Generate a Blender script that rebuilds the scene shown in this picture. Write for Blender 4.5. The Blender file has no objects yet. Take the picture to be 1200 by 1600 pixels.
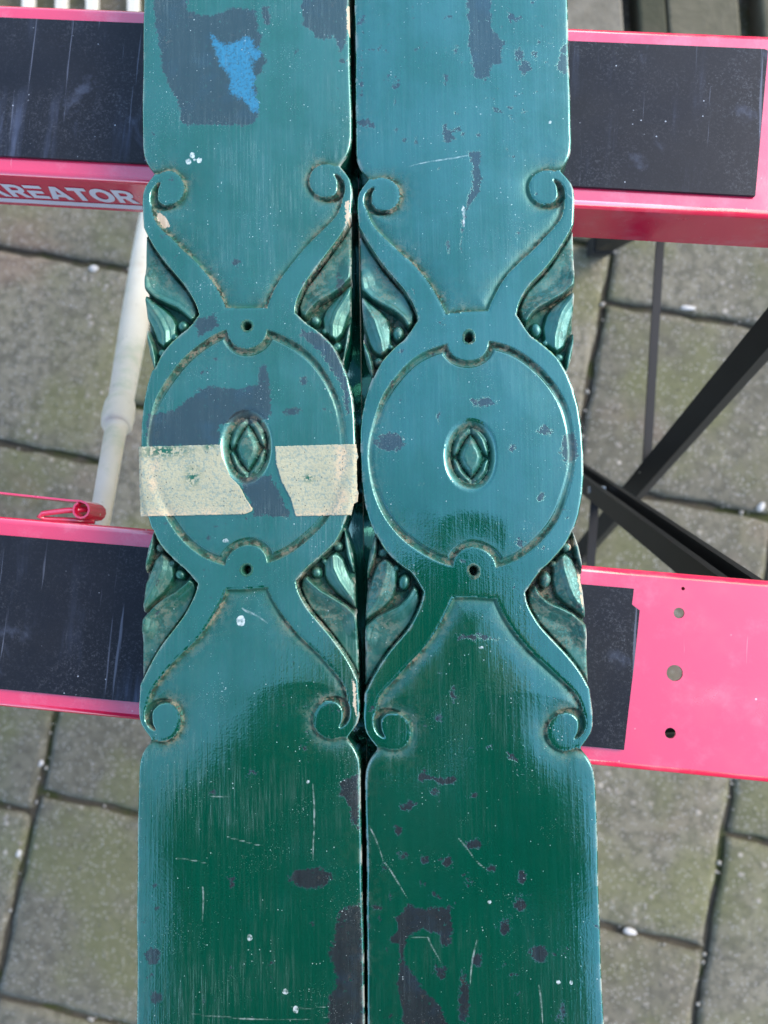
import bpy, bmesh, math, random
import numpy as np
from mathutils import Vector, Matrix
from mathutils.geometry import tessellate_polygon

rng = np.random.default_rng(7)
random.seed(7)
scene = bpy.context.scene
COL = scene.collection

# ------------------------------------------------------------------ camera
cam_data = bpy.data.cameras.new('camera')
cam = bpy.data.objects.new('camera', cam_data)
COL.objects.link(cam)
scene.camera = cam
CAM_Z = 1.184
cam_data.sensor_fit = 'VERTICAL'
cam_data.sensor_height = 36.0
cam_data.lens = 27.0
cam_data.clip_start = 0.01
cam_data.clip_end = 500.0
cam_data.dof.use_dof = True
cam_data.dof.focus_distance = 0.405
cam_data.dof.aperture_fstop = 8.0
ROT = Matrix(((0.998413, 0.0, 0.0563105), (0.0042383, 0.9971635, -0.0751465), (-0.0561508, 0.0752659, 0.9955813)))
cam.matrix_world = Matrix.Translation((0, 0, CAM_Z)) @ ROT.to_4x4()

# ------------------------------------------------------------------ sky, sun, exposure
SUN_AZ, SUN_EL = math.radians(66), math.radians(40)      # azimuth from +Y towards +X
world = bpy.data.worlds.new('World')
scene.world = world
world.use_nodes = True
wn = world.node_tree
wn.nodes.clear()
sky = wn.nodes.new('ShaderNodeTexSky')
sky.sky_type = 'NISHITA'
sky.sun_disc = False
sky.sun_elevation = SUN_EL
sky.sun_rotation = SUN_AZ
sky.air_density = 1.0
sky.dust_density = 1.0
sky.ozone_density = 1.0
bg = wn.nodes.new('ShaderNodeBackground')
bg.inputs['Strength'].default_value = 0.15
wo = wn.nodes.new('ShaderNodeOutputWorld')
wn.links.new(sky.outputs[0], bg.inputs[0])
wn.links.new(bg.outputs[0], wo.inputs[0])

sun_data = bpy.data.lights.new('sun', 'SUN')
sun_data.energy = 0.75
sun_data.angle = math.radians(28)
sun_data.color = (1.0, 0.90, 0.76)
sun = bpy.data.objects.new('sun', sun_data)
COL.objects.link(sun)
sd = Vector((math.sin(SUN_AZ) * math.cos(SUN_EL), math.cos(SUN_AZ) * math.cos(SUN_EL), math.sin(SUN_EL)))
sun.rotation_euler = sd.to_track_quat('Z', 'Y').to_euler()

scene.view_settings.view_transform = 'Standard'
scene.view_settings.look = 'None'
scene.view_settings.gamma = 1.0
scene.view_settings.exposure = 1.75
scene.view_settings.use_curve_mapping = False
scene.render.resolution_x = 768
scene.render.resolution_y = 1024

# ------------------------------------------------------------------ helpers
def link(o, parent=None):
    COL.objects.link(o)
    if parent is not None:
        o.parent = parent
    return o

def tag(o, label, cat=None, group=None, kind=None):
    o['label'] = label
    if cat: o['category'] = cat
    if group: o['group'] = group
    if kind: o['kind'] = kind
    return o

def empty(name, loc=(0, 0, 0), rz=0.0):
    o = bpy.data.objects.new(name, None)
    o.empty_display_size = 0.05
    link(o)
    o.location = loc
    o.rotation_euler = (0, 0, rz)
    return o

def obj(name, me, mat, parent=None, smooth=False):
    o = bpy.data.objects.new(name, me)
    me.materials.clear()
    me.materials.append(mat)
    if smooth:
        me.polygons.foreach_set('use_smooth', np.ones(len(me.polygons), dtype=bool))
    return link(o, parent)

def mesh_from(name, verts, faces):
    me = bpy.data.meshes.new(name)
    me.from_pydata([tuple(v) for v in verts], [], faces)
    me.update()
    return me

def bm_mesh(name, bm):
    me = bpy.data.meshes.new(name)
    bmesh.ops.recalc_face_normals(bm, faces=bm.faces)
    bm.to_mesh(me)
    bm.free()
    return me

def box_bm(sx, sy, sz, center=(0, 0, 0), bevel=0.0, seg=1):
    bm = bmesh.new()
    bmesh.ops.create_cube(bm, size=1.0)
    for v in bm.verts:
        v.co = Vector((v.co.x * sx + center[0], v.co.y * sy + center[1], v.co.z * sz + center[2]))
    if bevel:
        bmesh.ops.bevel(bm, geom=bm.edges[:], offset=bevel, segments=seg, affect='EDGES', profile=0.5)
    return bm

def sweep(points, profile, closed_profile=True, up=Vector((0, 0, 1)), caps=True):
    """extrude a 2-D profile along a polyline; returns verts, faces"""
    pts = [Vector(p) for p in points]
    n = len(profile)
    V, F = [], []
    for i, p in enumerate(pts):
        if i == 0: t = pts[1] - pts[0]
        elif i == len(pts) - 1: t = pts[-1] - pts[-2]
        else: t = (pts[i + 1] - pts[i]).normalized() + (pts[i] - pts[i - 1]).normalized()
        t.normalize()
        a = t.cross(up)
        if a.length < 1e-4: a = t.cross(Vector((0, 1, 0)))
        a.normalize()
        b = a.cross(t).normalized()
        for (u, v) in profile:
            V.append(p + a * u + b * v)
    m = n if closed_profile else n - 1
    for i in range(len(pts) - 1):
        for j in range(m):
            k = (j + 1) % n
            F.append((i * n + j, i * n + k, (i + 1) * n + k, (i + 1) * n + j))
    if caps and closed_profile:
        F.append(tuple(reversed(range(n))))
        F.append(tuple(range((len(pts) - 1) * n, len(pts) * n)))
    return V, F

def ring(r, n=12):
    return [(r * math.cos(2 * math.pi * i / n), r * math.sin(2 * math.pi * i / n)) for i in range(n)]

def lathe_between(p0, p1, prof, n=28):
    """prof: list of (t along p0->p1 in metres from p0, radius)"""
    p0, p1 = Vector(p0), Vector(p1)
    d = (p1 - p0).normalized()
    a = d.orthogonal().normalized()
    b = d.cross(a)
    V, F = [], []
    for (t, r) in prof:
        for i in range(n):
            an = 2 * math.pi * i / n
            V.append(p0 + d * t + (a * math.cos(an) + b * math.sin(an)) * r)
    for i in range(len(prof) - 1):
        for j in range(n):
            k = (j + 1) % n
            F.append((i * n + j, i * n + k, (i + 1) * n + k, (i + 1) * n + j))
    F.append(tuple(reversed(range(n))))
    F.append(tuple(range((len(prof) - 1) * n, len(prof) * n)))
    return V, F

# ------------------------------------------------------------------ material helpers
class NT:
    def __init__(self, name):
        self.m = bpy.data.materials.new(name)
        self.m.use_nodes = True
        self.t = self.m.node_tree
        self.t.nodes.clear()
        self.out = self.t.nodes.new('ShaderNodeOutputMaterial')
        self.b = self.t.nodes.new('ShaderNodeBsdfPrincipled')
        self.t.links.new(self.b.outputs[0], self.out.inputs[0])
    def n(self, kind, **kw):
        nd = self.t.nodes.new('ShaderNode' + kind)
        for k, v in kw.items():
            setattr(nd, k, v)
        return nd
    def l(self, a, b):
        self.t.links.new(a, b)
    def set(self, nd, **kw):
        for k, v in kw.items():
            nd.inputs[k.replace('_', ' ')].default_value = v
        return nd
    def coord(self, scale=(1, 1, 1), rot=(0, 0, 0), src='Object'):
        tc = self.n('TexCoord')
        mp = self.n('Mapping')
        mp.inputs['Scale'].default_value = scale
        mp.inputs['Rotation'].default_value = rot
        self.l(tc.outputs[src], mp.inputs['Vector'])
        return mp.outputs[0]
    def noise(self, vec, scale, detail=4, rough=0.55, dist=0.0):
        nd = self.n('TexNoise')
        nd.inputs['Scale'].default_value = scale
        nd.inputs['Detail'].default_value = detail
        nd.inputs['Roughness'].default_value = rough
        nd.inputs['Distortion'].default_value = dist
        self.l(vec, nd.inputs['Vector'])
        return nd.outputs['Fac']
    def voro(self, vec, scale, rand=1.0):
        nd = self.n('TexVoronoi')
        nd.inputs['Scale'].default_value = scale
        nd.inputs['Randomness'].default_value = rand
        self.l(vec, nd.inputs['Vector'])
        return nd
    def math(self, op, a, b=None, c=None, clamp=False):
        nd = self.n('Math', operation=op, use_clamp=clamp)
        for i, v in enumerate((a, b, c)):
            if v is None: continue
            if isinstance(v, (int, float)): nd.inputs[i].default_value = v
            else: self.l(v, nd.inputs[i])
        return nd.outputs[0]
    def ramp(self, fac, lo, hi, a=0.0, b=1.0):
        nd = self.n('MapRange', interpolation_type='SMOOTHSTEP')
        nd.inputs['From Min'].default_value = lo
        nd.inputs['From Max'].default_value = hi
        nd.inputs['To Min'].default_value = a
        nd.inputs['To Max'].default_value = b
        self.l(fac, nd.inputs['Value'])
        return nd.outputs[0]
    def mix(self, fac, a, b, blend='MIX'):
        nd = self.n('Mix', data_type='RGBA', blend_type=blend)
        nd.clamp_factor = True
        for sock, v in ((nd.inputs[0], fac), (nd.inputs[6], a), (nd.inputs[7], b)):
            if isinstance(v, (int, float)): sock.default_value = v
            elif isinstance(v, tuple): sock.default_value = (*v, 1.0) if len(v) == 3 else v
            else: self.l(v, sock)
        return nd.outputs[2]
    def mixf(self, fac, a, b):
        nd = self.n('Mix', data_type='FLOAT')
        for sock, v in ((nd.inputs[0], fac), (nd.inputs[2], a), (nd.inputs[3], b)):
            if isinstance(v, (int, float)): sock.default_value = v
            else: self.l(v, sock)
        return nd.outputs[0]
    def attr(self, name):
        nd = self.n('Attribute', attribute_name=name)
        return nd.outputs['Fac']
    def rand(self):
        return self.n('ObjectInfo').outputs['Random']
    def bump(self, height, strength, dist, normal=None):
        nd = self.n('Bump')
        nd.inputs['Strength'].default_value = strength
        nd.inputs['Distance'].default_value = dist
        self.l(height, nd.inputs['Height'])
        if normal is not None: self.l(normal, nd.inputs['Normal'])
        return nd.outputs[0]
    def fin(self, color=None, rough=None, normal=None, **kw):
        for sock, v in (('Base Color', color), ('Roughness', rough), ('Normal', normal)):
            if v is None: continue
            if isinstance(v, (int, float)): self.b.inputs[sock].default_value = v
            elif isinstance(v, tuple): self.b.inputs[sock].default_value = (*v, 1.0)
            else: self.l(v, self.b.inputs[sock])
        for k, v in kw.items():
            s = self.b.inputs[k.replace('_', ' ')]
            if isinstance(v, (int, float, tuple)): s.default_value = v
            else: self.l(v, s)
        return self.m

PAINT_IOR = 2.7


def mat_board(name, seed, dusty, sheen, specky):
    """glossy old green oil paint: chips to a slate undercoat, dust, brush marks"""
    N = NT(name)
    tc = N.n('TexCoord')
    off = N.n('VectorMath', operation='ADD')
    off.inputs[1].default_value = (seed * 3.1, seed * 1.7, 0)
    N.l(tc.outputs['Object'], off.inputs[0])
    P = off.outputs[0]
    def mp(sx, sy, sz=1.0):
        nd = N.n('Mapping'); nd.inputs['Scale'].default_value = (sx, sy, sz)
        N.l(P, nd.inputs['Vector']); return nd.outputs[0]
    iso = mp(1, 1)
    streak = mp(1, 0.035)
    # jagged edge noise for the chips (attribute is a distance in mm)
    jag = N.math('ADD', N.math('MULTIPLY', N.math('SUBTRACT', N.noise(iso, 260, 5, 0.65), 0.5), 7.0),
                 N.math('MULTIPLY', N.math('SUBTRACT', N.noise(iso, 720, 3, 0.8), 0.5), 5.0))
    chip_d = N.math('ADD', N.attr('chip'), jag)
    chip = N.ramp(chip_d, 0.12, -0.12)
    blue = N.math('MULTIPLY', N.math('MULTIPLY', N.ramp(N.math('ADD', N.attr('blue'), jag), 1.6, -0.8), chip), N.ramp(N.noise(iso, 600, 4, 0.7), 0.30, 0.55, 0.3, 1.0))
    wood = N.ramp(N.math('ADD', N.attr('wood'), N.math('MULTIPLY', jag, 0.5)), 0.2, -0.2)
    white = N.math('MULTIPLY', N.ramp(N.noise(iso, 500, 3), 0.35, 0.6, 0.15, 0.75), N.ramp(N.math('ADD', N.attr('white'), N.math('MULTIPLY', jag, 0.22)), 0.15, -0.2))
    scratch = N.math('MULTIPLY', N.ramp(N.attr('scratch'), 0.10, -0.25), N.ramp(N.noise(iso, 260, 4, 0.7), 0.38, 0.66, 0.05, 0.55))
    # small random flakes of missing paint
    fl = N.ramp(N.math('ADD', N.noise(iso, 95, 5, 0.7), N.math('MULTIPLY', N.noise(iso, 11, 2), 0.35)), 0.838, 0.852)
    fleck = N.ramp(N.noise(iso, 380, 4, 0.75), 0.64, 0.67)
    chip = N.math('MAXIMUM', N.math('MULTIPLY', chip, N.math('SUBTRACT', 1.0, fleck)), fl)
    # base greens
    g1, g2 = (0.0006, 0.052, 0.027), (0.0014, 0.078, 0.044)
    col = N.mix(N.noise(streak, 260, 4, 0.6), g1, g2)
    col = N.mix(N.ramp(N.noise(iso, 22, 4), 0.5, 0.8, 0, 0.35), col, (0.004, 0.088, 0.064))
    under = N.mix(N.noise(streak, 420, 5, 0.8), (0.010, 0.015, 0.018), (0.030, 0.036, 0.038))
    under = N.mix(N.ramp(N.noise(iso, 55, 4, 0.65), 0.48, 0.68, 0, 0.7), under, (0.020, 0.034, 0.048))
    under = N.mix(N.ramp(N.noise(iso, 150, 5, 0.7), 0.60, 0.72, 0, 0.6), under, (0.075, 0.060, 0.045))
    col = N.mix(chip, col, under)
    bl = N.mix(N.noise(iso, 420, 3), (0.012, 0.12, 0.22), (0.03, 0.20, 0.32))
    col = N.mix(blue, col, bl)
    # dust film and scratches
    film = N.math('MULTIPLY', N.ramp(N.noise(streak, 900, 5, 0.8), 0.44, 0.74), N.ramp(N.noise(iso, 16, 4, 0.6), 0.42, 0.70, 0.10, 1.0))
    film = N.math('MULTIPLY', film, dusty)
    col = N.mix(film, col, (0.25, 0.31, 0.29))
    v1 = N.voro(iso, 520); v2 = N.voro(iso, 1500)
    rad1 = N.ramp(N.noise(iso, 60, 3), 0.35, 0.75, 0.04, 0.20)
    sp1 = N.ramp(N.math('SUBTRACT', v1.outputs['Distance'], rad1), 0.03, -0.03)
    pick = N.n('SeparateColor'); N.l(v1.outputs['Color'], pick.inputs[0])
    sp1 = N.math('MULTIPLY', sp1, N.ramp(pick.outputs[0], 0.80, 0.82))
    pick2 = N.n('SeparateColor'); N.l(v2.outputs['Color'], pick2.inputs[0])
    sp2 = N.math('MULTIPLY', N.ramp(v2.outputs['Distance'], 0.34, 0.2), N.ramp(pick2.outputs[0], 0.74, 0.78))
    sp2 = N.math('MULTIPLY', sp2, N.ramp(N.noise(iso, 30, 5, 0.65), 0.58 - 0.14 * specky, 0.78 - 0.14 * specky))
    speck = N.math('MULTIPLY', N.math('MAXIMUM', sp1, N.math('MULTIPLY', sp2, 0.5)), specky)
    col = N.mix(N.math('MAXIMUM', speck, scratch), col, (0.50, 0.56, 0.52))
    # tan grime lying in the carving
    gn = N.noise(iso, 700, 3, 0.7)
    grime = N.math('MULTIPLY', N.attr('dirt'), N.ramp(gn, 0.32, 0.56))
    grime = N.math('MULTIPLY', grime, N.ramp(N.noise(iso, 42, 3), 0.36, 0.62, 0.10, 1.0))
    gc = N.mix(N.noise(iso, 1300, 2), (0.07, 0.058, 0.036), (0.32, 0.27, 0.19))
    gc = N.mix(N.ramp(N.noise(iso, 240, 2), 0.44, 0.56), gc, (0.026, 0.026, 0.018))
    col = N.mix(grime, col, gc)
    # worn arrises
    wear = N.math('MULTIPLY', N.attr('wear'), N.ramp(N.noise(iso, 85, 5, 0.7), 0.47, 0.60))
    wc = N.mix(N.noise(iso, 500, 3), (0.30, 0.31, 0.27), (0.60, 0.56, 0.46))
    col = N.mix(wear, col, wc)
    wdc = N.mix(N.noise(streak, 900, 3), (0.42, 0.29, 0.17), (0.68, 0.55, 0.40))
    col = N.mix(wood, col, wdc)
    col = N.mix(white, col, (0.70, 0.74, 0.72))
    # gloss
    matte = N.math('MAXIMUM', N.math('MAXIMUM', grime, wear), N.math('MAXIMUM', wood, white))
    rough = N.math('ADD', N.ramp(N.noise(streak, 190, 4, 0.65), 0.35, 0.75, 0.035, 0.13), N.math('MULTIPLY', film, 1.2))
    rough = N.math('ADD', rough, N.math('MULTIPLY', N.math('MAXIMUM', speck, chip), 0.13))
    rough = N.mixf(matte, rough, 0.75)
    sheen_var = N.ramp(N.math('ADD', N.math('MULTIPLY', N.noise(iso, 17, 5, 0.65), 0.7), N.math('MULTIPLY', N.noise(streak, 70, 4, 0.6), 0.3)), 0.40, 0.60, 0.42, 0.56)
    spec = N.mixf(matte, N.mixf(chip, sheen_var, 0.30), 0.12)
    rough = N.math('ADD', rough, N.math('MULTIPLY', N.attr('dirt'), 0.55), None, True)
    spec = N.math('MULTIPLY', spec, N.ramp(N.attr('dirt'), 0.0, 1.0, 1.0, 0.35))
    # relief: brush strokes, chip steps
    h = N.math('ADD', N.math('MULTIPLY', N.noise(streak, 480, 3, 0.6), 0.5), N.math('MULTIPLY', N.noise(iso, 60, 3), 0.8))
    h = N.math('ADD', h, N.math('MULTIPLY', N.noise(iso, 900, 2), 0.22))
    h = N.math('ADD', h, N.math('MULTIPLY', N.math('MULTIPLY', N.noise(iso, 260, 4, 0.6), 0.8), N.attr('dirt')))
    nrm = N.bump(h, 0.35, 0.0005)
    step = N.math('SUBTRACT', N.math('ADD', N.math('MULTIPLY', speck, 0.5), N.math('MULTIPLY', grime, 0.8)), N.math('MAXIMUM', chip, wood))
    nrm = N.bump(step, 0.30, 0.00025, nrm)
    return N.fin(col, rough, nrm, IOR=PAINT_IOR, Specular_IOR_Level=spec, Specular_Tint=sheen)

def mat_red():
    N = NT('red_enamel')
    P = N.coord()
    col = N.mix(N.noise(P, 9, 4), (0.72, 0.010, 0.060), (0.80, 0.014, 0.080))
    v = N.voro(P, 260)
    s = N.n('SeparateColor'); N.l(v.outputs['Color'], s.inputs[0])
    sp = N.math('MULTIPLY', N.ramp(v.outputs['Distance'], 0.20, 0.12), N.ramp(s.outputs[0], 0.975, 0.98))
    film = N.ramp(N.noise(P, 30, 5, 0.65), 0.48, 0.80, 0, 0.30)
    col = N.mix(film, col, (0.75, 0.34, 0.40))
    col = N.mix(N.math('MULTIPLY', sp, N.ramp(s.outputs[2], 0, 1, 0.2, 0.9)), col, (0.7, 0.5, 0.5))
    sc = N.ramp(N.noise(N.coord(scale=(1, 0.06, 1), rot=(0, 0, 0.5)), 420, 2), 0.72, 0.78, 0, 0.35)
    col = N.mix(sc, col, (0.7, 0.45, 0.45))
    rough = N.ramp(N.noise(P, 40, 4), 0.3, 0.8, 0.10, 0.30)
    nrm = N.bump(N.noise(P, 700, 2), 0.12, 0.0002)
    return N.fin(col, rough, nrm, IOR=2.45)

def mat_pad():
    N = NT('black_grip_rubber')
    P = N.coord()
    Py = N.coord(scale=(1, 0.10, 1), rot=(0, 0, -0.18))
    col = N.mix(N.noise(P, 30, 5), (0.006, 0.007, 0.010), (0.014, 0.015, 0.019))
    sm = N.math('MULTIPLY', N.ramp(N.noise(Py, 60, 5, 0.65), 0.52, 0.80), N.ramp(N.noise(P, 14, 3), 0.42, 0.72))
    col = N.mix(N.math('MULTIPLY', sm, 0.42), col, (0.22, 0.27, 0.42))
    blot = N.ramp(N.noise(P, 26, 5, 0.65, 0.6), 0.60, 0.74, 0, 0.30)
    col = N.mix(blot, col, (0.12, 0.14, 0.20))
    dust = N.math('MULTIPLY', N.ramp(N.noise(P, 700, 4, 0.8), 0.5, 0.72), N.ramp(N.noise(P, 18, 4, 0.6), 0.40, 0.70, 0.08, 0.5))
    col = N.mix(dust, col, (0.16, 0.165, 0.18))
    v = N.voro(P, 420)
    s = N.n('SeparateColor'); N.l(v.outputs['Color'], s.inputs[0])
    sp = N.math('MULTIPLY', N.ramp(v.outputs['Distance'], 0.22, 0.12), N.ramp(s.outputs[0], 0.972, 0.975))
    col = N.mix(N.math('MULTIPLY', sp, N.ramp(s.outputs[1], 0.1, 0.9)), col, (0.45, 0.48, 0.52))
    scr = N.ramp(N.noise(N.coord(scale=(1, 0.03, 1), rot=(0, 0, 0.9)), 330, 3), 0.66, 0.73, 0, 0.4)
    col = N.mix(scr, col, (0.22, 0.24, 0.30))
    rough = N.ramp(N.noise(P, 25, 4), 0.3, 0.8, 0.38, 0.6)
    nrm = N.bump(N.noise(P, 1600, 2), 0.25, 0.0002)
    return N.fin(col, rough, nrm, IOR=1.45, Specular_IOR_Level=0.32)

def mat_simple(name, c1, c2, scale=30, rough=0.5, ior=1.5, bump=0.1, bscale=400, bdist=0.0003, metallic=0.0):
    N = NT(name)
    P = N.coord()
    col = N.mix(N.noise(P, scale, 5, 0.6), c1, c2)
    return N.fin(col, rough, N.bump(N.noise(P, bscale, 3), bump, bdist), IOR=ior, Metallic=metallic)

def mat_paver():
    N = NT('mossy_concrete')
    geo = N.n('NewGeometry')
    oi = N.n('ObjectInfo')
    P = geo.outputs['Position']
    base = N.mix(N.noise(P, 13, 6, 0.65), (0.110, 0.098, 0.066), (0.265, 0.236, 0.172))
    tint = N.n('MapRange'); N.l(oi.outputs['Random'], tint.inputs[0]); tint.inputs[3].default_value = 0.80; tint.inputs[4].default_value = 1.12
    tc = N.n('CombineColor')
    for i in range(3): N.l(tint.outputs[0], tc.inputs[i])
    base = N.mix(1.0, base, tc.outputs[0], 'MULTIPLY')
    base = N.mix(N.ramp(N.noise(P, 55, 4), 0.42, 0.62, 0, 0.7), base, (0.100, 0.092, 0.066))
    base = N.mix(N.ramp(N.noise(P, 5.5, 4), 0.44, 0.64, 0, 0.60), base, (0.150, 0.150, 0.062))
    base = N.mix(N.ramp(N.noise(P, 3.3, 3), 0.56, 0.70, 0, 0.45), base, (0.20, 0.125, 0.095))
    ag = N.voro(P, 85)
    s = N.n('SeparateColor'); N.l(ag.outputs['Color'], s.inputs[0])
    am = N.math('MULTIPLY', N.ramp(ag.outputs['Distance'], 0.42, 0.28), N.ramp(s.outputs[0], 0.70, 0.74))
    agc = N.mix(s.outputs[1], (0.20, 0.175, 0.14), (0.48, 0.42, 0.34))
    base = N.mix(N.math('MULTIPLY', am, N.ramp(N.noise(P, 8, 3), 0.45, 0.70, 0.05, 0.85)), base, agc)
    ag2 = N.voro(P, 260)
    s2 = N.n('SeparateColor'); N.l(ag2.outputs['Color'], s2.inputs[0])
    am2 = N.math('MULTIPLY', N.ramp(ag2.outputs['Distance'], 0.40, 0.25), N.ramp(s2.outputs[0], 0.72, 0.76))
    base = N.mix(N.math('MULTIPLY', am2, 0.55), base, (0.52, 0.49, 0.44))
    dk = N.ramp(N.noise(P, 150, 4, 0.7), 0.56, 0.70, 0, 0.65)
    base = N.mix(dk, base, (0.05, 0.048, 0.038))
    h = N.math('ADD', N.noise(P, 120, 5, 0.7), N.math('MULTIPLY', am, 0.5))
    return N.fin(base, 0.9, N.bump(h, 0.6, 0.002), Specular_IOR_Level=0.2)

def mat_soil():
    N = NT('joint_soil')
    geo = N.n('NewGeometry'); P = geo.outputs['Position']
    c = N.mix(N.noise(P, 140, 5, 0.7), (0.040, 0.034, 0.024), (0.16, 0.14, 0.10))
    c = N.mix(N.ramp(N.noise(P, 18, 4), 0.48, 0.64, 0, 0.8), c, (0.060, 0.072, 0.022))
    return N.fin(c, 0.95, N.bump(N.noise(P, 300, 4), 0.8, 0.004), Specular_IOR_Level=0.1)

M = {}
M['board_a'] = mat_board('green_paint_aged', 1.0, 0.30, (0.50, 0.92, 0.80, 1.0), 0.72)
M['board_b'] = mat_board('green_paint_glossy', 4.0, 0.13, (0.46, 0.92, 0.90, 1.0), 0.58)
M['red'] = mat_red()
M['pad'] = mat_pad()
M['black'] = mat_simple('black_steel', (0.004, 0.004, 0.0045), (0.012, 0.012, 0.012), 45, 0.55, 1.45, 0.2)
M['foot'] = mat_simple('black_rubber', (0.006, 0.006, 0.006), (0.014, 0.014, 0.014), 60, 0.8)
M['paver'] = mat_paver()
M['soil'] = mat_soil()
M['white_wood'] = mat_simple('old_white_paint', (0.52, 0.47, 0.36), (0.70, 0.66, 0.58), 22, 0.42, 1.5, 0.25, 120, 0.0006)
def mat_pole():
    N = NT('chipped_white_pole_paint')
    P = N.coord()
    c = N.mix(N.noise(P, 25, 4), (0.62, 0.55, 0.42), (0.78, 0.72, 0.60))
    c = N.mix(N.ramp(N.noise(P, 17, 5, 0.65), 0.52, 0.68, 0, 0.6), c, (0.42, 0.46, 0.30))
    c = N.mix(N.ramp(N.noise(P, 11, 4, 0.6), 0.55, 0.70, 0, 0.5), c, (0.50, 0.36, 0.24))
    c = N.mix(N.ramp(N.noise(P, 120, 5, 0.7), 0.66, 0.70), c, (0.22, 0.16, 0.10))
    return N.fin(c, N.ramp(N.noise(P, 40, 3), 0.3, 0.7, 0.35, 0.7), N.bump(N.noise(P, 90, 4), 0.4, 0.001))
M['pole'] = mat_pole()
M['print'] = mat_simple('white_print', (0.78, 0.76, 0.80), (0.86, 0.84, 0.88), 40, 0.4)

# ------------------------------------------------------------------ ground: paving of concrete slabs
TH = math.radians(-10.8)
E1 = Vector((math.cos(TH), math.sin(TH), 0)); E2 = Vector((-math.sin(TH), math.cos(TH), 0))

gm = mesh_from('ground', [(-80, -80, -0.009), (80, -80, -0.009), (80, 80, -0.009), (-80, 80, -0.009)], [(0, 1, 2, 3)])
ground = obj('ground', gm, M['soil'])
ground['kind'] = 'structure'
ground['label'] = 'dark soil and sand showing in the joints of the paving'

paving = bpy.data.objects.new('paving', None)
link(paving)
paving['kind'] = 'structure'
paving['label'] = 'weathered grey concrete slabs with mossy joints under the trestles'

def paver_mesh(w, d):
    """slab with a worn, slightly wavy arris; origin at centre of its top"""
    nx, ny = 14, 14
    g = 0.0035 + rng.random() * 0.002
    bm = bmesh.new()
    us = np.linspace(-0.5, 0.5, nx); vs = np.linspace(-0.5, 0.5, ny)
    grid = []
    ph = rng.random(8) * 6.28
    for j, v in enumerate(vs):
        row = []
        for i, u in enumerate(us):
            x, y = u * (w - 2 * g), v * (d - 2 * g)
            ex = min(i, nx - 1 - i); ey = min(j, ny - 1 - j)
            z = 0.0009 * math.sin(u * 7 + ph[0]) + 0.0009 * math.sin(v * 8 + ph[1])
            if ex == 0: x += 0.0014 * math.sin(v * 17 + ph[2]) * 1.2 + 0.0010 * math.sin(v * 39 + ph[3])
            if ey == 0: y += 0.0014 * math.sin(u * 19 + ph[4]) * 1.2 + 0.0010 * math.sin(u * 41 + ph[5])
            if ex == 1: x += math.copysign(0.020 * (w / 0.31) - 0.004, u) * 0.9
            if ey == 1: y += math.copysign(0.020 * (d / 0.31) - 0.004, v) * 0.9
            if ex == 0 or ey == 0: z -= 0.0025
            row.append(bm.verts.new((x, y, z)))
        grid.append(row)
    for j in range(ny - 1):
        for i in range(nx - 1):
            bm.faces.new((grid[j][i], grid[j][i + 1], grid[j + 1][i + 1], grid[j + 1][i]))
    edge = [e for e in bm.edges if e.is_boundary]
    ex = bmesh.ops.extrude_edge_only(bm, edges=edge)
    for e in ex['geom']:
        if isinstance(e, bmesh.types.BMVert): e.co.z -= 0.022
    return bm_mesh('paver', bm)

# column boundaries along E1 and the joint positions along E2 in each column
cols = [(-1.141, -0.833, [-0.91, -0.60, -0.29, 0.02, 0.33, 0.64, 0.95]),
        (-0.833, -0.525, [-1.07, -0.760, -0.484, -0.208, 0.068, 0.383, 0.693, 1.0, 1.31]),
        (-0.525, -0.217, [-1.07, -0.760, -0.452, -0.142, 0.168, 0.478, 0.788, 1.10]),
        (-0.217, 0.191, [-1.0, -0.69, -0.38, -0.07, 0.24, 0.55, 0.86, 1.17]),
        (0.191, 0.500, [-1.08, -0.773, -0.463, -0.140, 0.175, 0.462, 0.772, 1.08]),
        (0.500, 0.808, [-0.916, -0.606, -0.296, 0.014, 0.324, 0.634, 0.944]),
        (0.808, 1.116, [-0.76, -0.45, -0.14, 0.17, 0.48, 0.79])]
for (s0, s1, ts) in cols:
    for t0, t1 in zip(ts[:-1], ts[1:]):
        c = E1 * ((s0 + s1) / 2) + E2 * ((t0 + t1) / 2)
        o = obj('paver', paver_mesh(s1 - s0 - 0.002, t1 - t0 - 0.002), M['paver'], paving, smooth=True)
        o.location = (c.x, c.y, (rng.random() - 0.5) * 0.004)
        o.rotation_euler = ((rng.random() - 0.5) * 0.006, (rng.random() - 0.5) * 0.006, TH + (rng.random() - 0.5) * 0.012)

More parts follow.
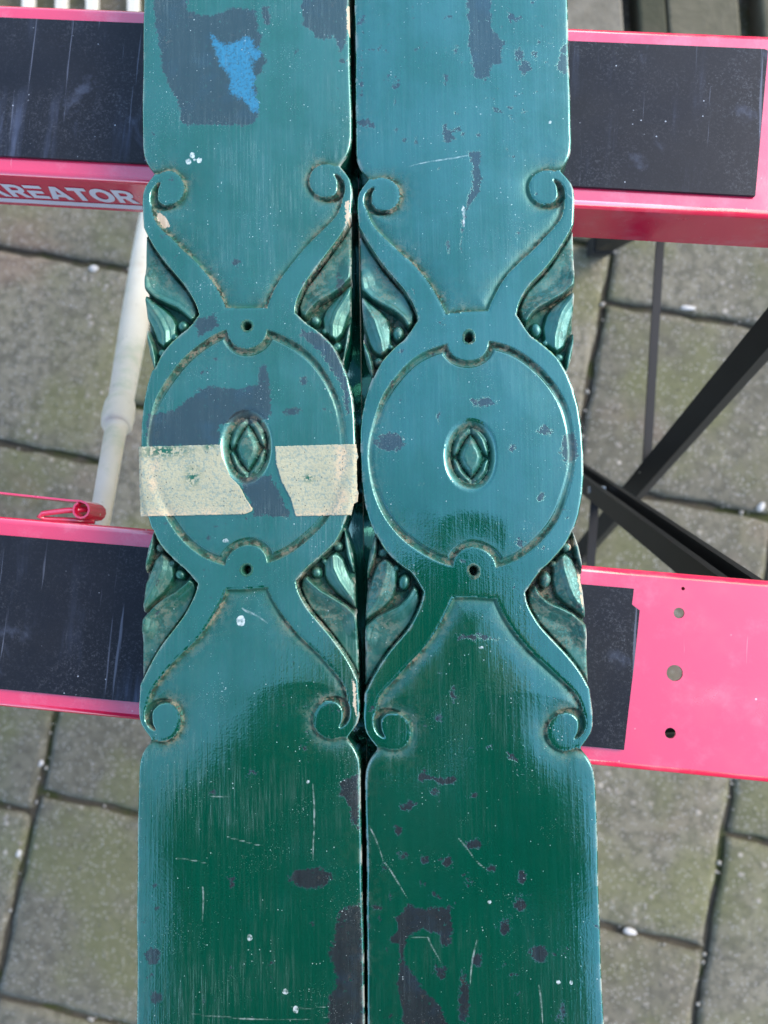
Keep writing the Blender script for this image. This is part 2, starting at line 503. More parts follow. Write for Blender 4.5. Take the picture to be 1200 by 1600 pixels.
# loose grit in the joints and on the slabs
def grit(n):
    V, F = [], []
    base = [(1, 0, 0), (-1, 0, 0), (0, 1, 0), (0, -1, 0), (0, 0, 1), (0, 0, -1)]
    tri = [(0, 2, 4), (2, 1, 4), (1, 3, 4), (3, 0, 4), (2, 0, 5), (1, 2, 5), (3, 1, 5), (0, 3, 5)]
    for k in range(n):
        ci = int(rng.integers(0, len(cols)))
        s0, s1, ts = cols[ci]
        if rng.random() < 0.5:
            s = s0 + rng.normal() * 0.003; t = -0.9 + rng.random() * 1.9
        elif rng.random() < 0.6:
            s = s0 + rng.random() * (s1 - s0); t = ts[int(rng.integers(0, len(ts)))] + rng.normal() * 0.003
        else:
            s = s0 + rng.random() * (s1 - s0); t = -0.9 + rng.random() * 1.9
        c = E1 * s + E2 * t
        r = 0.0012 + rng.random() ** 2 * 0.0028
        an = rng.random() * 6.28
        b = len(V)
        for (x, y, z) in base:
            q = rng.random(3) * 0.5 + 0.7
            xx, yy = x * r * q[0] * 1.3, y * r * q[1]
            V.append((c.x + xx * math.cos(an) - yy * math.sin(an), c.y + xx * math.sin(an) + yy * math.cos(an), z * r * 0.7 * q[2] + r * 0.3 - (0.004 if k % 2 else 0)))
        F += [(b + i, b + j, b + l) for (i, j, l) in tri]
    return mesh_from('grit', V, F)
M['grit'] = mat_simple('pale_grit', (0.16, 0.14, 0.11), (0.50, 0.46, 0.40), 90, 0.8)
g_o = obj('grit', grit(800), M['grit'], smooth=True)
tag(g_o, 'pale grit scattered in the joints of the paving', kind='stuff')

def pebble(loc, r, stretch, rz, label):
    bm = bmesh.new()
    bmesh.ops.create_icosphere(bm, subdivisions=3, radius=1)
    ph = rng.random(6) * 6.28
    for v in bm.verts:
        k = 1 + 0.10 * math.sin(v.co.x * 3 + ph[0]) + 0.08 * math.sin(v.co.y * 4 + ph[1]) + 0.07 * math.sin(v.co.z * 3 + ph[2])
        v.co = Vector((v.co.x * r * stretch * k, v.co.y * r * k, v.co.z * r * 0.7 * k)) * 0.72
    o = obj('pebble', bm_mesh('pebble', bm), M['pebble'], smooth=True)
    o.location = loc; o.rotation_euler = (0, 0, rz)
    tag(o, label, 'pebble', 'pale pebbles lying on the paving')
M['pebble'] = mat_simple('pale_pebble', (0.40, 0.37, 0.33), (0.66, 0.62, 0.57), 120, 0.6, bump=0.2)
pebble((0.296, -0.525, 0.002), 0.0065, 2.2, -0.2, 'long white pebble in the joint beside the right board near the bottom')
pebble((-0.5966, -0.3004, 0.002), 0.0050, 1.3, 1.2, 'small white pebble in the joint just below the lower trestle on the left')
pebble((-0.627, -0.437, 0.001), 0.0055, 1.4, 1.3, 'white pebble in the mossy joint near the lower left edge')
pebble((0.402, 0.405, 0.002), 0.0050, 3.0, -0.1, 'narrow white sliver of stone in the joint right of the thin strut')
pebble((0.5012, 0.0971, 0.003), 0.0085, 1.2, 1.0, 'pale pebble at the right edge above the pink plate')
pebble((-0.5396, 0.4849, 0.002), 0.0070, 1.6, 0.0, 'white pebble in the joint left of the white turned pole')

# ------------------------------------------------------------------ weathered deck boards at the far right
M['deck'] = mat_simple('mossy_deck_wood', (0.050, 0.048, 0.022), (0.17, 0.145, 0.095), 22, 0.85, 1.4, 0.6, 90, 0.003)
M['deck_moss'] = mat_simple('green_moss_wood', (0.022, 0.030, 0.010), (0.085, 0.072, 0.045), 18, 0.9, 1.4, 0.6, 90, 0.003)
M['deck_pale'] = mat_simple('pale_deck_wood', (0.075, 0.065, 0.040), (0.27, 0.235, 0.175), 38, 0.85, 1.4, 0.6, 90, 0.003)
deck_specs = [(0.100, 0.293, 'deck_pale', 'pale grey deck board nearest the right green board at the top'),
              (0.318, 0.357, 'deck_moss', 'narrow dark brown deck strip right of the left dark gap'),
              (0.360, 0.464, 'deck', 'tan deck board with green moss between two dark gaps at the top'),
              (0.498, 0.630, 'deck', 'grey deck board at the top right corner')]
for (xa, xb, mk, lab) in deck_specs:
    bm = box_bm(xb - xa, 1.1, 0.050, (0, 0.55, 0.025), 0.004, 2)
    o = obj('deck_board', bm_mesh('deck_board', bm), M[mk])
    o.location = ((xa + xb) / 2 + 0.006, 0.72, 0.021); o.rotation_euler = (0, 0, 0.045)
    tag(o, lab, 'deck board', 'weathered deck boards behind the far trestle')
for yy in (0.95, 1.62):
    bm = box_bm(0.78, 0.06, 0.016, (0, 0, 0.008), 0.003)
    o = obj('deck_joist', bm_mesh('deck_joist', bm), M['deck']); o.location = (0.33, yy, 0.004)
    tag(o, 'joist under the near end of the mossy deck boards' if yy < 1 else 'joist under the far end of the mossy deck boards', 'joist')

# ------------------------------------------------------------------ white slatted panel at the far left
pan = empty('slatted_panel', (-0.6, 0.80, 0.004), 0.03)
tag(pan, 'white slatted panel lying flat on the paving behind the far trestle', 'panel')
for k in range(9):
    bm = box_bm(0.0185, 0.80, 0.016, (-0.222 + k * 0.0575 + 0.006 * math.sin(k * 2.3), 0.40, 0.026), 0.003, 2)
    obj('slat', bm_mesh('slat', bm), M['white_wood'], pan)
for yy in (0.28, 0.70):
    bm = box_bm(0.56, 0.045, 0.018, (-0.01, yy, 0.009), 0.003, 2)
    obj('rail', bm_mesh('rail', bm), M['white_wood'], pan)

# ------------------------------------------------------------------ trestles
M['bolt'] = mat_simple('zinc_bolt', (0.20, 0.20, 0.20), (0.32, 0.32, 0.31), 60, 0.35, metallic=1.0)
HALF, TOPW, SIDE = 0.585, 0.112, 0.042
TZ = 0.7365
def beam_mesh():
    r = 0.0035
    hw = TOPW / 2
    holes = [(0.4975, 0.0335, 0.0030), (0.4970, -0.0003, 0.0045), (0.4965, -0.0338, 0.0030), (0.499, 0.0475, 0.0010)]
    outer = [Vector((-HALF, -hw + r, 0)), Vector((HALF, -hw + r, 0)), Vector((HALF, hw - r, 0)), Vector((-HALF, hw - r, 0))]
    loops = [outer]
    for (hx, hy, hr) in holes:
        n = 20
        loops.append([Vector((hx + hr * math.cos(-2 * math.pi * i / n), hy + hr * math.sin(-2 * math.pi * i / n), 0)) for i in range(n)])
    flat = [v for lp in loops for v in lp]
    tris = tessellate_polygon(loops)
    bm = bmesh.new()
    vs = [bm.verts.new(v) for v in flat]
    for t in tris:
        try: bm.faces.new([vs[i] for i in t])
        except ValueError: pass
    for s in (-1, 1):
        prev = [bm.verts.new((x, s * (hw - r), 0)) for x in (-HALF, HALF)]
        for k in range(1, 7):
            a = math.pi / 2 * k / 6
            cur = [bm.verts.new((x, s * (hw - r + r * math.sin(a)), -r + r * math.cos(a))) for x in (-HALF, HALF)]
            bm.faces.new((prev[0], prev[1], cur[1], cur[0])); prev = cur
        cur = [bm.verts.new((x, s * hw, -SIDE)) for x in (-HALF, HALF)]
        bm.faces.new((prev[0], prev[1], cur[1], cur[0])); prev = cur
        cur = [bm.verts.new((x, s * (hw - 0.010), -SIDE)) for x in (-HALF, HALF)]
        bm.faces.new((prev[0], prev[1], cur[1], cur[0]))
    bmesh.ops.remove_doubles(bm, verts=bm.verts[:], dist=1e-5)
    me = bm_mesh('top_beam', bm)
    return me

def leg_verts(p0, p1):
    """open U channel, 24 x 20 mm"""
    a, b, t = 0.0128, 0.010, 0.0030
    prof = [(-a, -b), (a, -b), (a, b), (a - t * 1.9, b), (a - t * 1.9, -b + t), (-a + t * 1.9, -b + t), (-a + t * 1.9, b), (-a, b)]
    return sweep([p0, p1], prof, up=Vector((0, 0.35, 1)))

PADX0, PADX1 = -0.475, 0.475
def pad_mesh(variant):
    hw = 0.0451
    bm = bmesh.new()
    if variant == 0:
        out = [(PADX0, -hw), (PADX1 - 0.002, -hw), (PADX1 + 0.001, hw - 0.001), (PADX1 - 0.001, hw), (PADX0, hw)]
    else:   # corner torn off, ragged end
        out = [(PADX0, -hw), (PADX1 - 0.0040, -hw), (PADX1 - 0.0028, -hw + 0.022), (PADX1 - 0.0012, -hw + 0.050), (PADX1, hw - 0.012), (PADX1 - 0.0045, hw - 0.009), (PADX1 - 0.004, hw), (PADX0, hw)]
    top = [bm.verts.new((x, y, 0.0022)) for x, y in out]
    bot = [bm.verts.new((x, y, 0.0003)) for x, y in out]
    bm.faces.new(top); bm.faces.new(list(reversed(bot)))
    n = len(out)
    for i in range(n):
        j = (i + 1) % n
        bm.faces.new((bot[i], bot[j], top[j], top[i]))
    return bm_mesh('grip_pad', bm)

def trestle(loc, rz, label, variant):
    t = empty('trestle', loc, rz)
    tag(t, label, 'trestle', 'red steel trestles with black grip pads')
    b = obj('top_beam', beam_mesh(), M['red'], t, smooth=True)
    so = b.modifiers.new('thickness', 'SOLIDIFY'); so.thickness = 0.0015; so.offset = -1
    for pl in b.data.polygons:
        if abs(pl.normal.z) > 0.999 or abs(pl.normal.y) > 0.999: pl.use_smooth = False
    p = obj('grip_pad', pad_mesh(variant), M['pad'], t)
    if variant: p['label'] = 'black grip pad with a torn corner at its right end'
    for sx in (-1, 1):
        for sy in (-1, 1):
            top = Vector((sx * 0.555, sy * 0.033, -0.006)); ft = Vector((sx * 0.523, sy * (0.205 if variant and sy < 0 else 0.240), -TZ + 0.012))
            V, F = leg_verts(ft, top)
            lg = obj('leg', mesh_from('leg', V, F), M['black'], t)
            V, F = sweep([ft + (ft - top) * 0.016, ft + (top - ft) * 0.05], [(-.0148, -.0125), (.0148, -.0125), (.0148, .0125), (-.0148, .0125)], up=Vector((0, 0.35, 1)))
            obj('foot_cap', mesh_from('foot_cap', V, F), M['foot'], lg)
        # spreader strut between the two legs of this end
        k = 0.44
        yy = 0.240 + (0.033 - 0.240) * k; zz = -TZ + 0.012 + (TZ - 0.018) * k; xx = sx * (0.523 + 0.032 * k - 0.006)
        V, F = sweep([(xx, -yy, zz), (xx, yy, zz)], [(-.0045, -.002), (.0045, -.002), (.0045, .002), (-.0045, .002)])
        obj('strut', mesh_from('strut', V, F), M['black'], t)
        for s_ in (-1, 1):
            V, F = lathe_between((xx + sx * 0.012, s_ * yy, zz), (xx - sx * 0.008, s_ * yy, zz), [(0, 0.004), (0.002, 0.006), (0.016, 0.006), (0.020, 0.004)], 12)
            obj('bolt', mesh_from('bolt', V, F), M['bolt'], t)
        # end plate closing the channel
        bm = box_bm(0.0015, TOPW - 0.016, SIDE - 0.012, (sx * (HALF - 0.003), 0, -0.006 - (SIDE - 0.012) / 2 + 0.001))
        obj('end_plate', bm_mesh('end_plate', bm), M['red'], t)
    return t

A_TR = math.radians(-4.6)
up_t = trestle((-0.2764, 0.3020, TZ), A_TR, 'far red trestle with printed white lettering on its front side', 0)
lo_t = trestle((-0.356, -0.0172, TZ), A_TR, 'near red trestle with three holes in its pink top plate', 1)

# printed name and bar on the front side of the far trestle (flat print)
def ell(cx, cy, rx, ry, n=28):
    return [(cx + rx * math.cos(2 * math.pi * i / n), cy + ry * math.sin(2 * math.pi * i / n)) for i in range(n)]
R_OUT = [(0, 0), (.27, 0), (.27, .34), (.42, .34), (.64, 0), (.96, 0), (.70, .38), (.85, .48), (.92, .67), (.86, .86), (.70, .97), (.5, 1), (0, 1)]
R_IN = [(.27, .55), (.27, .79), (.5, .79), (.62, .76), (.65, .67), (.62, .58), (.5, .55)]
GLYPHS = {   # width, list of outlines (outer, holes...)
    'K': (1.0, [[[(0, 0), (.27, 0), (.27, .33), (.38, .44), (.66, 0), (1, 0), (.58, .62), (.97, 1), (.62, 1), (.27, .63), (.27, 1), (0, 1)]]]),
    'R': (.96, [[R_OUT, R_IN]]),
    'E': (.85, [[[(0, .78), (.85, .78), (.85, 1), (0, 1)]], [[(0, 0), (.85, 0), (.85, .22), (.27, .22), (.27, .39), (.75, .39), (.75, .60), (0, .60)]]]),
    'A': (1.08, [[[(0, 0), (.29, 0), (.36, .19), (.72, .19), (.79, 0), (1.08, 0), (.70, 1), (.38, 1)], [(.43, .39), (.65, .39), (.54, .72)]]]),
    'T': (.9, [[[(.31, 0), (.59, 0), (.59, .77), (.9, .77), (.9, 1), (0, 1), (0, .77), (.31, .77)]]]),
    'O': (1.12, [[ell(.56, .5, .56, .53), ell(.56, .5, .28, .29)]])}
def lettering_mesh(word, width, height, x0, z0, yface):
    tot = sum(GLYPHS[c][0] for c in word) + 0.07 * (len(word) - 1)
    V, F = [], []; pen = 0.0
    for c in word:
        for loops in GLYPHS[c][1]:
            L3 = [[Vector((x, y, 0)) for x, y in lp] for lp in loops]
            b = len(V)
            for lp in loops:
                for (x, y) in lp: V.append((x0 + (pen + x) / tot * width, yface, z0 + y * height))
            F += [tuple(b + i for i in t) for t in tessellate_polygon(L3)]
        pen += GLYPHS[c][0] + 0.07
    return mesh_from('lettering', V, F)
me = lettering_mesh('KREATOR', 0.1005, 0.0170, -0.0070, -0.0290, -TOPW / 2 - 0.0004)
lt = obj('lettering', me, M['print'], up_t)
lt['label'] = 'white printed maker name on the front side'
V = [(-0.01, -TOPW / 2 - 0.0004, -0.0318), (0.0945, -TOPW / 2 - 0.0004, -0.0318), (0.0955, -TOPW / 2 - 0.0004, -0.0375), (-0.01, -TOPW / 2 - 0.0004, -0.0375)]
obj('printed_bar', mesh_from('printed_bar', V, [(0, 1, 2, 3)]), M['print'], up_t)

# latch on the rear edge of the near trestle: plate rolled into a knuckle, with a wire pin
def to_lo(p):
    d = Vector((p[0] * 1.048 + 0.356, p[1] * 1.048 + 0.0172, p[2] - 0.0205 - TZ)); c, s = math.cos(-A_TR), math.sin(-A_TR)
    return Vector((d.x * c - d.y * s, d.x * s + d.y * c, d.z))
pts = [to_lo((-0.262, 0.0455, 0.738)), to_lo((-0.2496, 0.0440, 0.738)), to_lo((-0.2073, 0.0395, 0.738)), to_lo((-0.2010, 0.0392, 0.738))]
kc = to_lo((-0.2006, 0.0340, 0.738))
for i in range(1, 12):
    a = math.pi / 2 - i * 2 * math.pi / 12
    pts.append(Vector((kc.x + 0.0049 * math.cos(a), kc.y + 0.0049 * math.sin(a), kc.z)))
V, F = sweep(pts, [(-.0006, -.012), (.0006, -.012), (.0006, .012), (-.0006, .012)])
lat = obj('latch_plate', mesh_from('latch_plate', V, F), M['red'], lo_t)
lat['label'] = 'red sheet steel latch rolled into a knuckle at its end'
wp = [Vector((kc.x + 0.001, kc.y + 0.001, kc.z + 0.004)), Vector((kc.x - 0.012, kc.y - 0.0010, kc.z + 0.007)), Vector((kc.x - 0.026, kc.y - 0.004, kc.z + 0.007)),
      Vector((kc.x - 0.0285, kc.y - 0.0058, kc.z + 0.006)), Vector((kc.x - 0.026, kc.y - 0.0072, kc.z + 0.004)), Vector((kc.x - 0.012, kc.y - 0.0066, kc.z + 0.001)), Vector((kc.x + 0.003, kc.y - 0.0060, kc.z - 0.002))]
V, F = sweep(wp, ring(0.0017, 10))
obj('wire_pin', mesh_from('wire_pin', V, F), M['red'], lat, smooth=True)

# ------------------------------------------------------------------ white turned pole leaning under the boards
P0, P1 = Vector((-0.2316, 0.0127, 0.66)), Vector((-0.4173, 0.7181, 0.012))
L = (P1 - P0).length
prof = [(0, 0.0055), (0.002, 0.0072), (0.10, 0.0085), (0.138, 0.0090), (0.141, 0.0080), (0.144, 0.0095), (0.150, 0.0115), (0.168, 0.0122), (0.180, 0.0116),
        (0.184, 0.0106), (0.190, 0.0112), (0.215, 0.0118), (0.32, 0.0142), (0.48, 0.0165), (0.60, 0.0170), (0.70, 0.0155), (0.74, 0.0135), (0.76, 0.0175), (0.79, 0.0175), (0.81, 0.0135), (L - 0.03, 0.0120), (L, 0.0105)]
prof = [(t, r * 0.97) for t, r in prof]
V, F = lathe_between(P0, P1, prof)
pole = empty('turned_pole', (0, 0, 0))
tag(pole, 'white painted turned wooden pole leaning under the left board', 'pole')
sh = obj('shaft', mesh_from('shaft', V, F), M['pole'], pole, smooth=True)
V, F = lathe_between(P0, P1, [(0.145, 0.0108), (0.149, 0.0126), (0.160, 0.0134), (0.176, 0.0130), (0.181, 0.0120), (0.184, 0.0106)])
obj('collar', mesh_from('collar', V, F), M['pole'], pole, smooth=True)

# ------------------------------------------------------------------ the carved boards
# paint losses, splashes and scratches, in mm from the middle of each roundel
MARKS = {'L':{'chip':[[(-55.0,269.4),(-30.9,267.8),(-31.6,246.7),(-19.2,243.7),(-12.0,245.9),(-6.6,248.2),(6.0,244.8),(7.8,235.3),(10.3,227.7),(8.8,222.2),(13.1,216.3),(9.8,208.4),(5.9,201.9),(7.6,194.4),(8.6,185.2),(5.7,178.7),(4.0,177.0),(-35.3,179.7),(-37.9,183.9),(-38.6,193.2),(-43.7,202.7),(-47.4,210.4),(-48.9,223.6),(-51.9,238.8)],[(7.5,247.3),(14.7,247.6),(15.0,235.6),(11.0,234.4)],[(30.6,260.2),(58.0,258.5),(57.6,224.9),(53.9,215.9),(50.4,219.8),(48.7,225.5),(39.8,224.9),(36.3,230.6),(31.0,233.9)],[(-55.7,0.4),(-54.8,19.5),(-40.1,21.5),(-29.6,29.2),(-25.5,32.6),(-19.2,34.1),(-5.3,31.9),(5.1,33.4),(5.9,43.8),(11.4,44.7),(13.7,31.4),(14.4,19.2),(11.9,12.4),(-14.0,11.4),(-14.0,-0.7)],[(29.5,63.3),(39.9,60.1),(50.0,49.3),(55.0,35.3),(56.4,14.6),(53.0,14.7),(49.8,32.0),(39.7,47.9),(28.8,58.8)],[(-29.7,69.6),(-17.4,73.4),(-13.9,65.5),(-26.2,58.9)],[(-5.4,-16.4),(13.5,-15.1),(25.2,-39.8),(3.1,-38.0),(0.7,-30.1)],[(46.5,-175.7),(48.9,-172.5),(57.8,-170.3),(57.7,-199.5),(52.8,-196.4),(52.0,-186.8),(47.1,-182.1)],[(41.3,-255.9),(46.4,-237.2),(51.3,-235.6),(58.5,-234.0),(59.0,-304.7),(38.5,-305.1),(40.1,-280.6),(44.4,-271.3),(40.3,-259.0)],[(-11.9,-220.3),(-8.5,-221.8),(-5.9,-219.3),(-6.6,-227.5),(-9.9,-228.2)]],
'blue':[[(-19.2,232.4),(-13.8,226.1),(-8.4,225.0),(0.6,229.0),(4.2,226.2),(4.5,220.6),(7.0,222.3),(9.5,220.3),(5.9,216.0),(3.4,216.9),(3.4,209.5),(5.9,203.8),(3.3,200.2),(3.3,197.2),(8.3,192.6),(7.2,185.3),(4.7,185.4),(-1.3,193.1),(-7.7,197.1),(-8.4,208.3),(-13.8,214.1),(-15.6,219.8)]],'wood':[[(-50.2,131.4),(-47.0,130.5),(-43.4,125.6),(-43.0,122.7),(-45.8,122.1),(-49.1,126.6)],[(54.6,132.1),(56.7,133.1),(56.5,121.3),(54.4,119.6)],[(56.4,243.6),(58.9,245.3),(59.0,224.9),(56.9,230.5)],[(54.8,-122.5),(56.5,-125.8),(56.6,-142.0),(55.0,-135.5)]],
'chip_e':[(31.9,-222.3,11.7,5.9),(-49.6,-261.5,4.8,5.2),(-49.1,-226.8,1.7,1.7),(-48.0,-238.5,1.7,1.7),(-5.8,100.7,3.4,2.4),(25.0,18.2,5.9,2.8),(31.0,34.3,3.1,2.8),(-47.1,-281.7,4.8,3.4),(2.4,228.1,4.8,6.9),(50.5,87.8,2.8,6.9),(-17.4,48.0,2.4,1.7)],'white_e':[(-32.1,159.0,1.6,1.6),(-26.0,159.4,1.6,1.6),(-29.9,162.5,1.4,1.7),(-28.8,159.9,0.7,0.7),(-3.5,-92.2,2.4,2.8),(31.1,-174.7,1.0,1.0),(18.7,-277.8,1.4,1.4),(23.9,-286.3,1.4,1.7),(0.6,-251.6,1.4,1.7),(-11.6,-50.2,1.4,1.0)],'seg':[(32.4,-175.7,34.3,-213.8),(-10.8,-202.8,8.0,-205.9),(-37.5,-213.1,-19.8,-215.6),(-0.5,-86.6,10.6,-94.1),(-2.9,-85.6,1.9,-89.0),(-29.0,-290.8,39.3,-288.3),(-20.8,-181.0,-9.1,-182.3),(-24.1,-226.7,-23.1,-244.0),(21.6,-285.5,39.4,-284.6)]},
'R':{'chip':[[(2.4,261.3),(17.4,260.4),(17.4,234.6),(23.1,225.1),(22.0,212.4),(16.8,210.8),(14.9,205.5),(9.0,203.2),(5.6,206.0),(4.9,216.9),(2.6,224.4),(4.2,231.7),(3.0,239.1)],[(1.2,167.1),(3.6,164.5),(8.7,164.9),(10.4,162.4),(9.2,155.3),(10.7,148.1),(8.8,141.0),(4.6,135.9),(1.7,130.7),(-0.9,120.2),(-2.2,107.9),(-4.3,108.0),(-2.5,123.8),(0.5,137.8),(3.1,144.8),(4.1,155.5),(1.1,162.8)],[(-11.6,179.6),(-9.1,181.3),(-6.5,175.8),(-3.2,170.2),(-8.4,168.3),(-11.8,169.9)],[(-32.6,-164.2),(-27.1,-163.2),(-20.6,-165.2),(-10.9,-164.9),(-11.6,-169.0),(-19.1,-170.6),(-22.3,-168.0),(-32.0,-168.6)],[(-43.9,-233.4),(-36.4,-227.1),(-28.4,-229.5),(-20.3,-227.6),(-15.6,-230.7),(-14.2,-239.3),(-16.0,-248.5),(-20.8,-249.2),(-22.2,-243.1),(-30.2,-241.0),(-36.7,-244.1),(-40.0,-251.9),(-36.9,-258.0),(-30.7,-267.1),(-21.4,-276.1),(-12.3,-297.2),(-40.8,-297.7),(-42.0,-276.4),(-44.4,-267.3),(-42.0,-255.0),(-42.5,-248.8),(-48.9,-245.8),(-43.7,-241.1)],[(56.4,225.0),(52.8,219.8),(49.7,209.0),(54.4,204.1),(57.8,206.1),(58.5,224.9)],[(-10.9,-94.1),(5.5,-93.6),(17.8,-97.0),(5.4,-97.8),(-9.3,-97.0)]],
'blue':[],'wood':[[(49.3,-46.8),(52.3,-45.2),(53.1,-49.1),(50.1,-51.1)],[(53.8,-58.3),(55.8,-64.9),(55.4,-84.5),(54.5,-74.7)]],
'chip_e':[(31.5,217.3,3.1,5.9),(39.4,216.9,2.1,3.4),(34.0,209.9,4.1,4.8),(42.0,224.0,1.7,2.1),(-9.6,113.5,1.4,7.6),(-0.3,173.3,1.7,2.4),(8.2,172.2,2.1,2.1),(-31.5,171.9,1.7,1.7),(-25.6,170.9,2.1,2.1),(-36.5,200.9,1.4,2.1),(-36.7,192.5,1.0,3.4),(-35.9,179.0,1.4,2.8),(-3.0,221.0,2.1,3.1),(-0.4,214.3,1.4,1.4),(-53.9,183.5,4.5,3.1),(-49.8,181.2,4.1,2.4),(-53.2,234.9,1.7,2.4),(-53.5,243.1,2.1,4.1),(-54.6,209.2,1.4,13.8),(25.5,187.5,2.1,1.7),(33.6,185.3,2.1,1.0),(-13.8,154.9,1.4,1.7),(6.9,26.9,7.6,3.4),(21.3,2.8,2.1,3.4),(38.7,11.1,4.8,3.4),(-42.2,7.1,8.6,5.9),(50.9,1.4,5.5,10.3),(-16.7,18.4,1.7,4.8),(-25.8,-15.6,2.1,1.7),(35.3,-23.3,2.4,2.8),(-22.4,-173.1,3.4,2.1),(-36.5,-179.7,4.8,3.1),(-41.5,-191.8,3.1,3.1),(-3.6,-198.9,5.5,3.1),(-39.8,-204.3,3.4,2.4),(-16.7,-208.0,3.8,3.1),(-27.9,-206.2,2.8,2.8),(5.0,-210.1,2.8,2.8),(19.9,-214.3,3.1,4.1),(18.6,-227.3,3.1,5.5),(11.3,-238.4,3.1,4.8),(-3.4,-254.5,3.1,4.5),(-21.0,-260.9,3.4,4.5),(-10.2,-274.4,3.4,15.5),(-49.0,-210.0,1.7,2.8),(-20.0,-136.1,2.4,3.1),(-12.5,-124.2,2.4,4.8),(-46.0,-224.1,1.4,2.8),(-52.5,-230.3,2.8,2.1),(38.3,-278.3,2.1,7.6),(27.6,-251.1,4.8,4.8)],'white_e':[(46.7,178.5,1.0,0.9),(-1.0,130.8,0.7,2.8),(2.7,-100.7,1.4,0.7),(3.6,-226.8,1.0,1.0),(36.6,-264.7,1.0,1.0),(42.8,-264.9,1.0,1.0),(-0.8,125.5,0.5,4.8)],'seg':[(-56.5,-189.6,-49.0,-208.5),(-49.0,-208.5,-36.3,-225.6),(-11.6,-195.8,-2.2,-206.7),(-2.2,-206.7,2.5,-211.3),(-36.7,-244.8,-27.1,-244.0),(-27.1,-244.0,-21.6,-256.3),(-61.7,-192.8,-55.3,-199.1),(1.8,162.8,-29.3,156.3),(-3.2,-245.3,-6.9,-266.8),(57.1,135.3,53.9,139.0),(26.2,-266.4,28.8,-284.4)]}}

def dpt(X, Y):
    return (X * (0.347 + 0.000022 * Y), Y * 0.347 * (1 + 0.000067 * Y))
def dpoly(pts):
    return np.array([dpt(*p) for p in pts])

def sdf_poly(x, y, poly):
    poly = np.asarray(poly, float)
    d = np.full(x.shape, 1e9); inside = np.zeros(x.shape, bool)
    n = len(poly)
    for i in range(n):
        ax, ay = poly[i]; bx, by = poly[(i + 1) % n]
        ex, ey = bx - ax, by - ay
        wx, wy = x - ax, y - ay
        t = np.clip((wx * ex + wy * ey) / (ex * ex + ey * ey + 1e-12), 0, 1)
        d = np.minimum(d, (wx - ex * t) ** 2 + (wy - ey * t) ** 2)
        c = (ay > y) != (by > y)
        if abs(by - ay) > 1e-9:
            inside ^= c & (x < (bx - ax) * (y - ay) / (by - ay) + ax)
    d = np.sqrt(d)
    return np.where(inside, -d, d)

def sdf_line(x, y, pts, wid):
    d = np.full(x.shape, 1e9)
    for i in range(len(pts) - 1):
        (ax, ay), (bx, by) = pts[i], pts[i + 1]
        ex, ey = bx - ax, by - ay
        t = np.clip(((x - ax) * ex + (y - ay) * ey) / (ex * ex + ey * ey + 1e-12), 0, 1)
        d = np.minimum(d, np.hypot(x - ax - ex * t, y - ay - ey * t) - (wid[i] + (wid[i + 1] - wid[i]) * t))
    return d

def sm(t):
    t = np.clip(t, 0, 1)
    return t * t * (3 - 2 * t)

def smooth_curve(pts, it=2):
    p = np.array(pts, float)
    for _ in range(it):
        q = [p[0]]
        for a, b in zip(p[:-1], p[1:]):
            q += [a * 0.75 + b * 0.25, a * 0.25 + b * 0.75]
        q.append(p[-1]); p = np.array(q)
    return p

STRAP_IN = [(32, 213), (34, 220), (44, 241), (60.5, 266), (81, 290), (98, 305), (116, 323), (131, 338), (141, 350), (147, 364.5), (150, 381)]
STRAP_OUT = [(163, 350), (149, 321), (128.6, 292), (108, 268), (93.5, 251), (83, 233), (77, 220), (74, 206)]
RING_OUT = [(77, 203), (91, 187), (108, 175), (133, 150), (145, 125)]
PANEL = dpoly([(-300, 213), (0, 213), (32, 213)] + [tuple(p) for p in smooth_curve(STRAP_IN)] + [(147, 391), (138, 398), (124, 400), (124, 420), (143, 424), (180, 436), (180, 2000), (-300, 2000)])
LEAFZ = dpoly([tuple(p) for p in smooth_curve(STRAP_OUT)] + [tuple(p) for p in smooth_curve(RING_OUT)] + [(185, 110), (185, 352)])
ROUND = dpoly([(-1, -1), (167, -1), (167, 40), (163, 69), (155, 100)] + list(reversed(RING_OUT)) + [(70, 208), (-1, 208)])
VOL_C, VOL_R = dpt(124, 400), 26.5 * 0.356
CRES = [dpt(*p) for p in smooth_curve([(137, 409), (143, 403), (146, 392), (145, 381), (138, 374), (128, 371), (113, 373)], 1)]
CRES_W = list(np.interp(np.linspace(0, 1, len(CRES)), [0, 0.3, 0.6, 1.0], [0.4, 1.7, 2.0, 0.45]))
LEAVES = [dpoly(p) for p in (
    [(172, 345), (160, 338), (148, 317), (128, 288), (108, 264), (93, 247), (84, 230), (79, 216), (82, 203), (89, 199), (97, 208), (110, 219), (126, 227), (145, 238), (157, 249), (172, 262)],
    [(172, 252), (157, 243), (145, 233), (131, 223), (120, 211), (114, 198), (115, 180), (124, 167), (134, 161), (146, 171), (155, 196), (160, 205), (172, 225)],
    [(172, 200), (159, 191), (150, 168), (146, 148), (144, 128), (150, 125), (172, 140)])]
LEAF_LIP = [[dpt(*p) for p in q] for q in (
    [(90, 202), (99, 212), (112, 223), (128, 231), (146, 241), (157, 253), (161, 270)],
    [(160, 236), (150, 222), (139, 205), (131, 186), (130, 168)],
    [(160, 182), (154, 165), (150, 148), (148, 130)])]
BERRIES = [(dpt(104, 194), 3.0), (dpt(137, 153), 2.5), (dpt(117, 177), 1.9)]
OUT_Y = np.array([0, 40, 69, 100, 125, 132, 150, 170, 190, 250, 300, 345, 365, 380, 395, 404, 412, 418, 423, 427, 432, 438, 445, 455, 470])
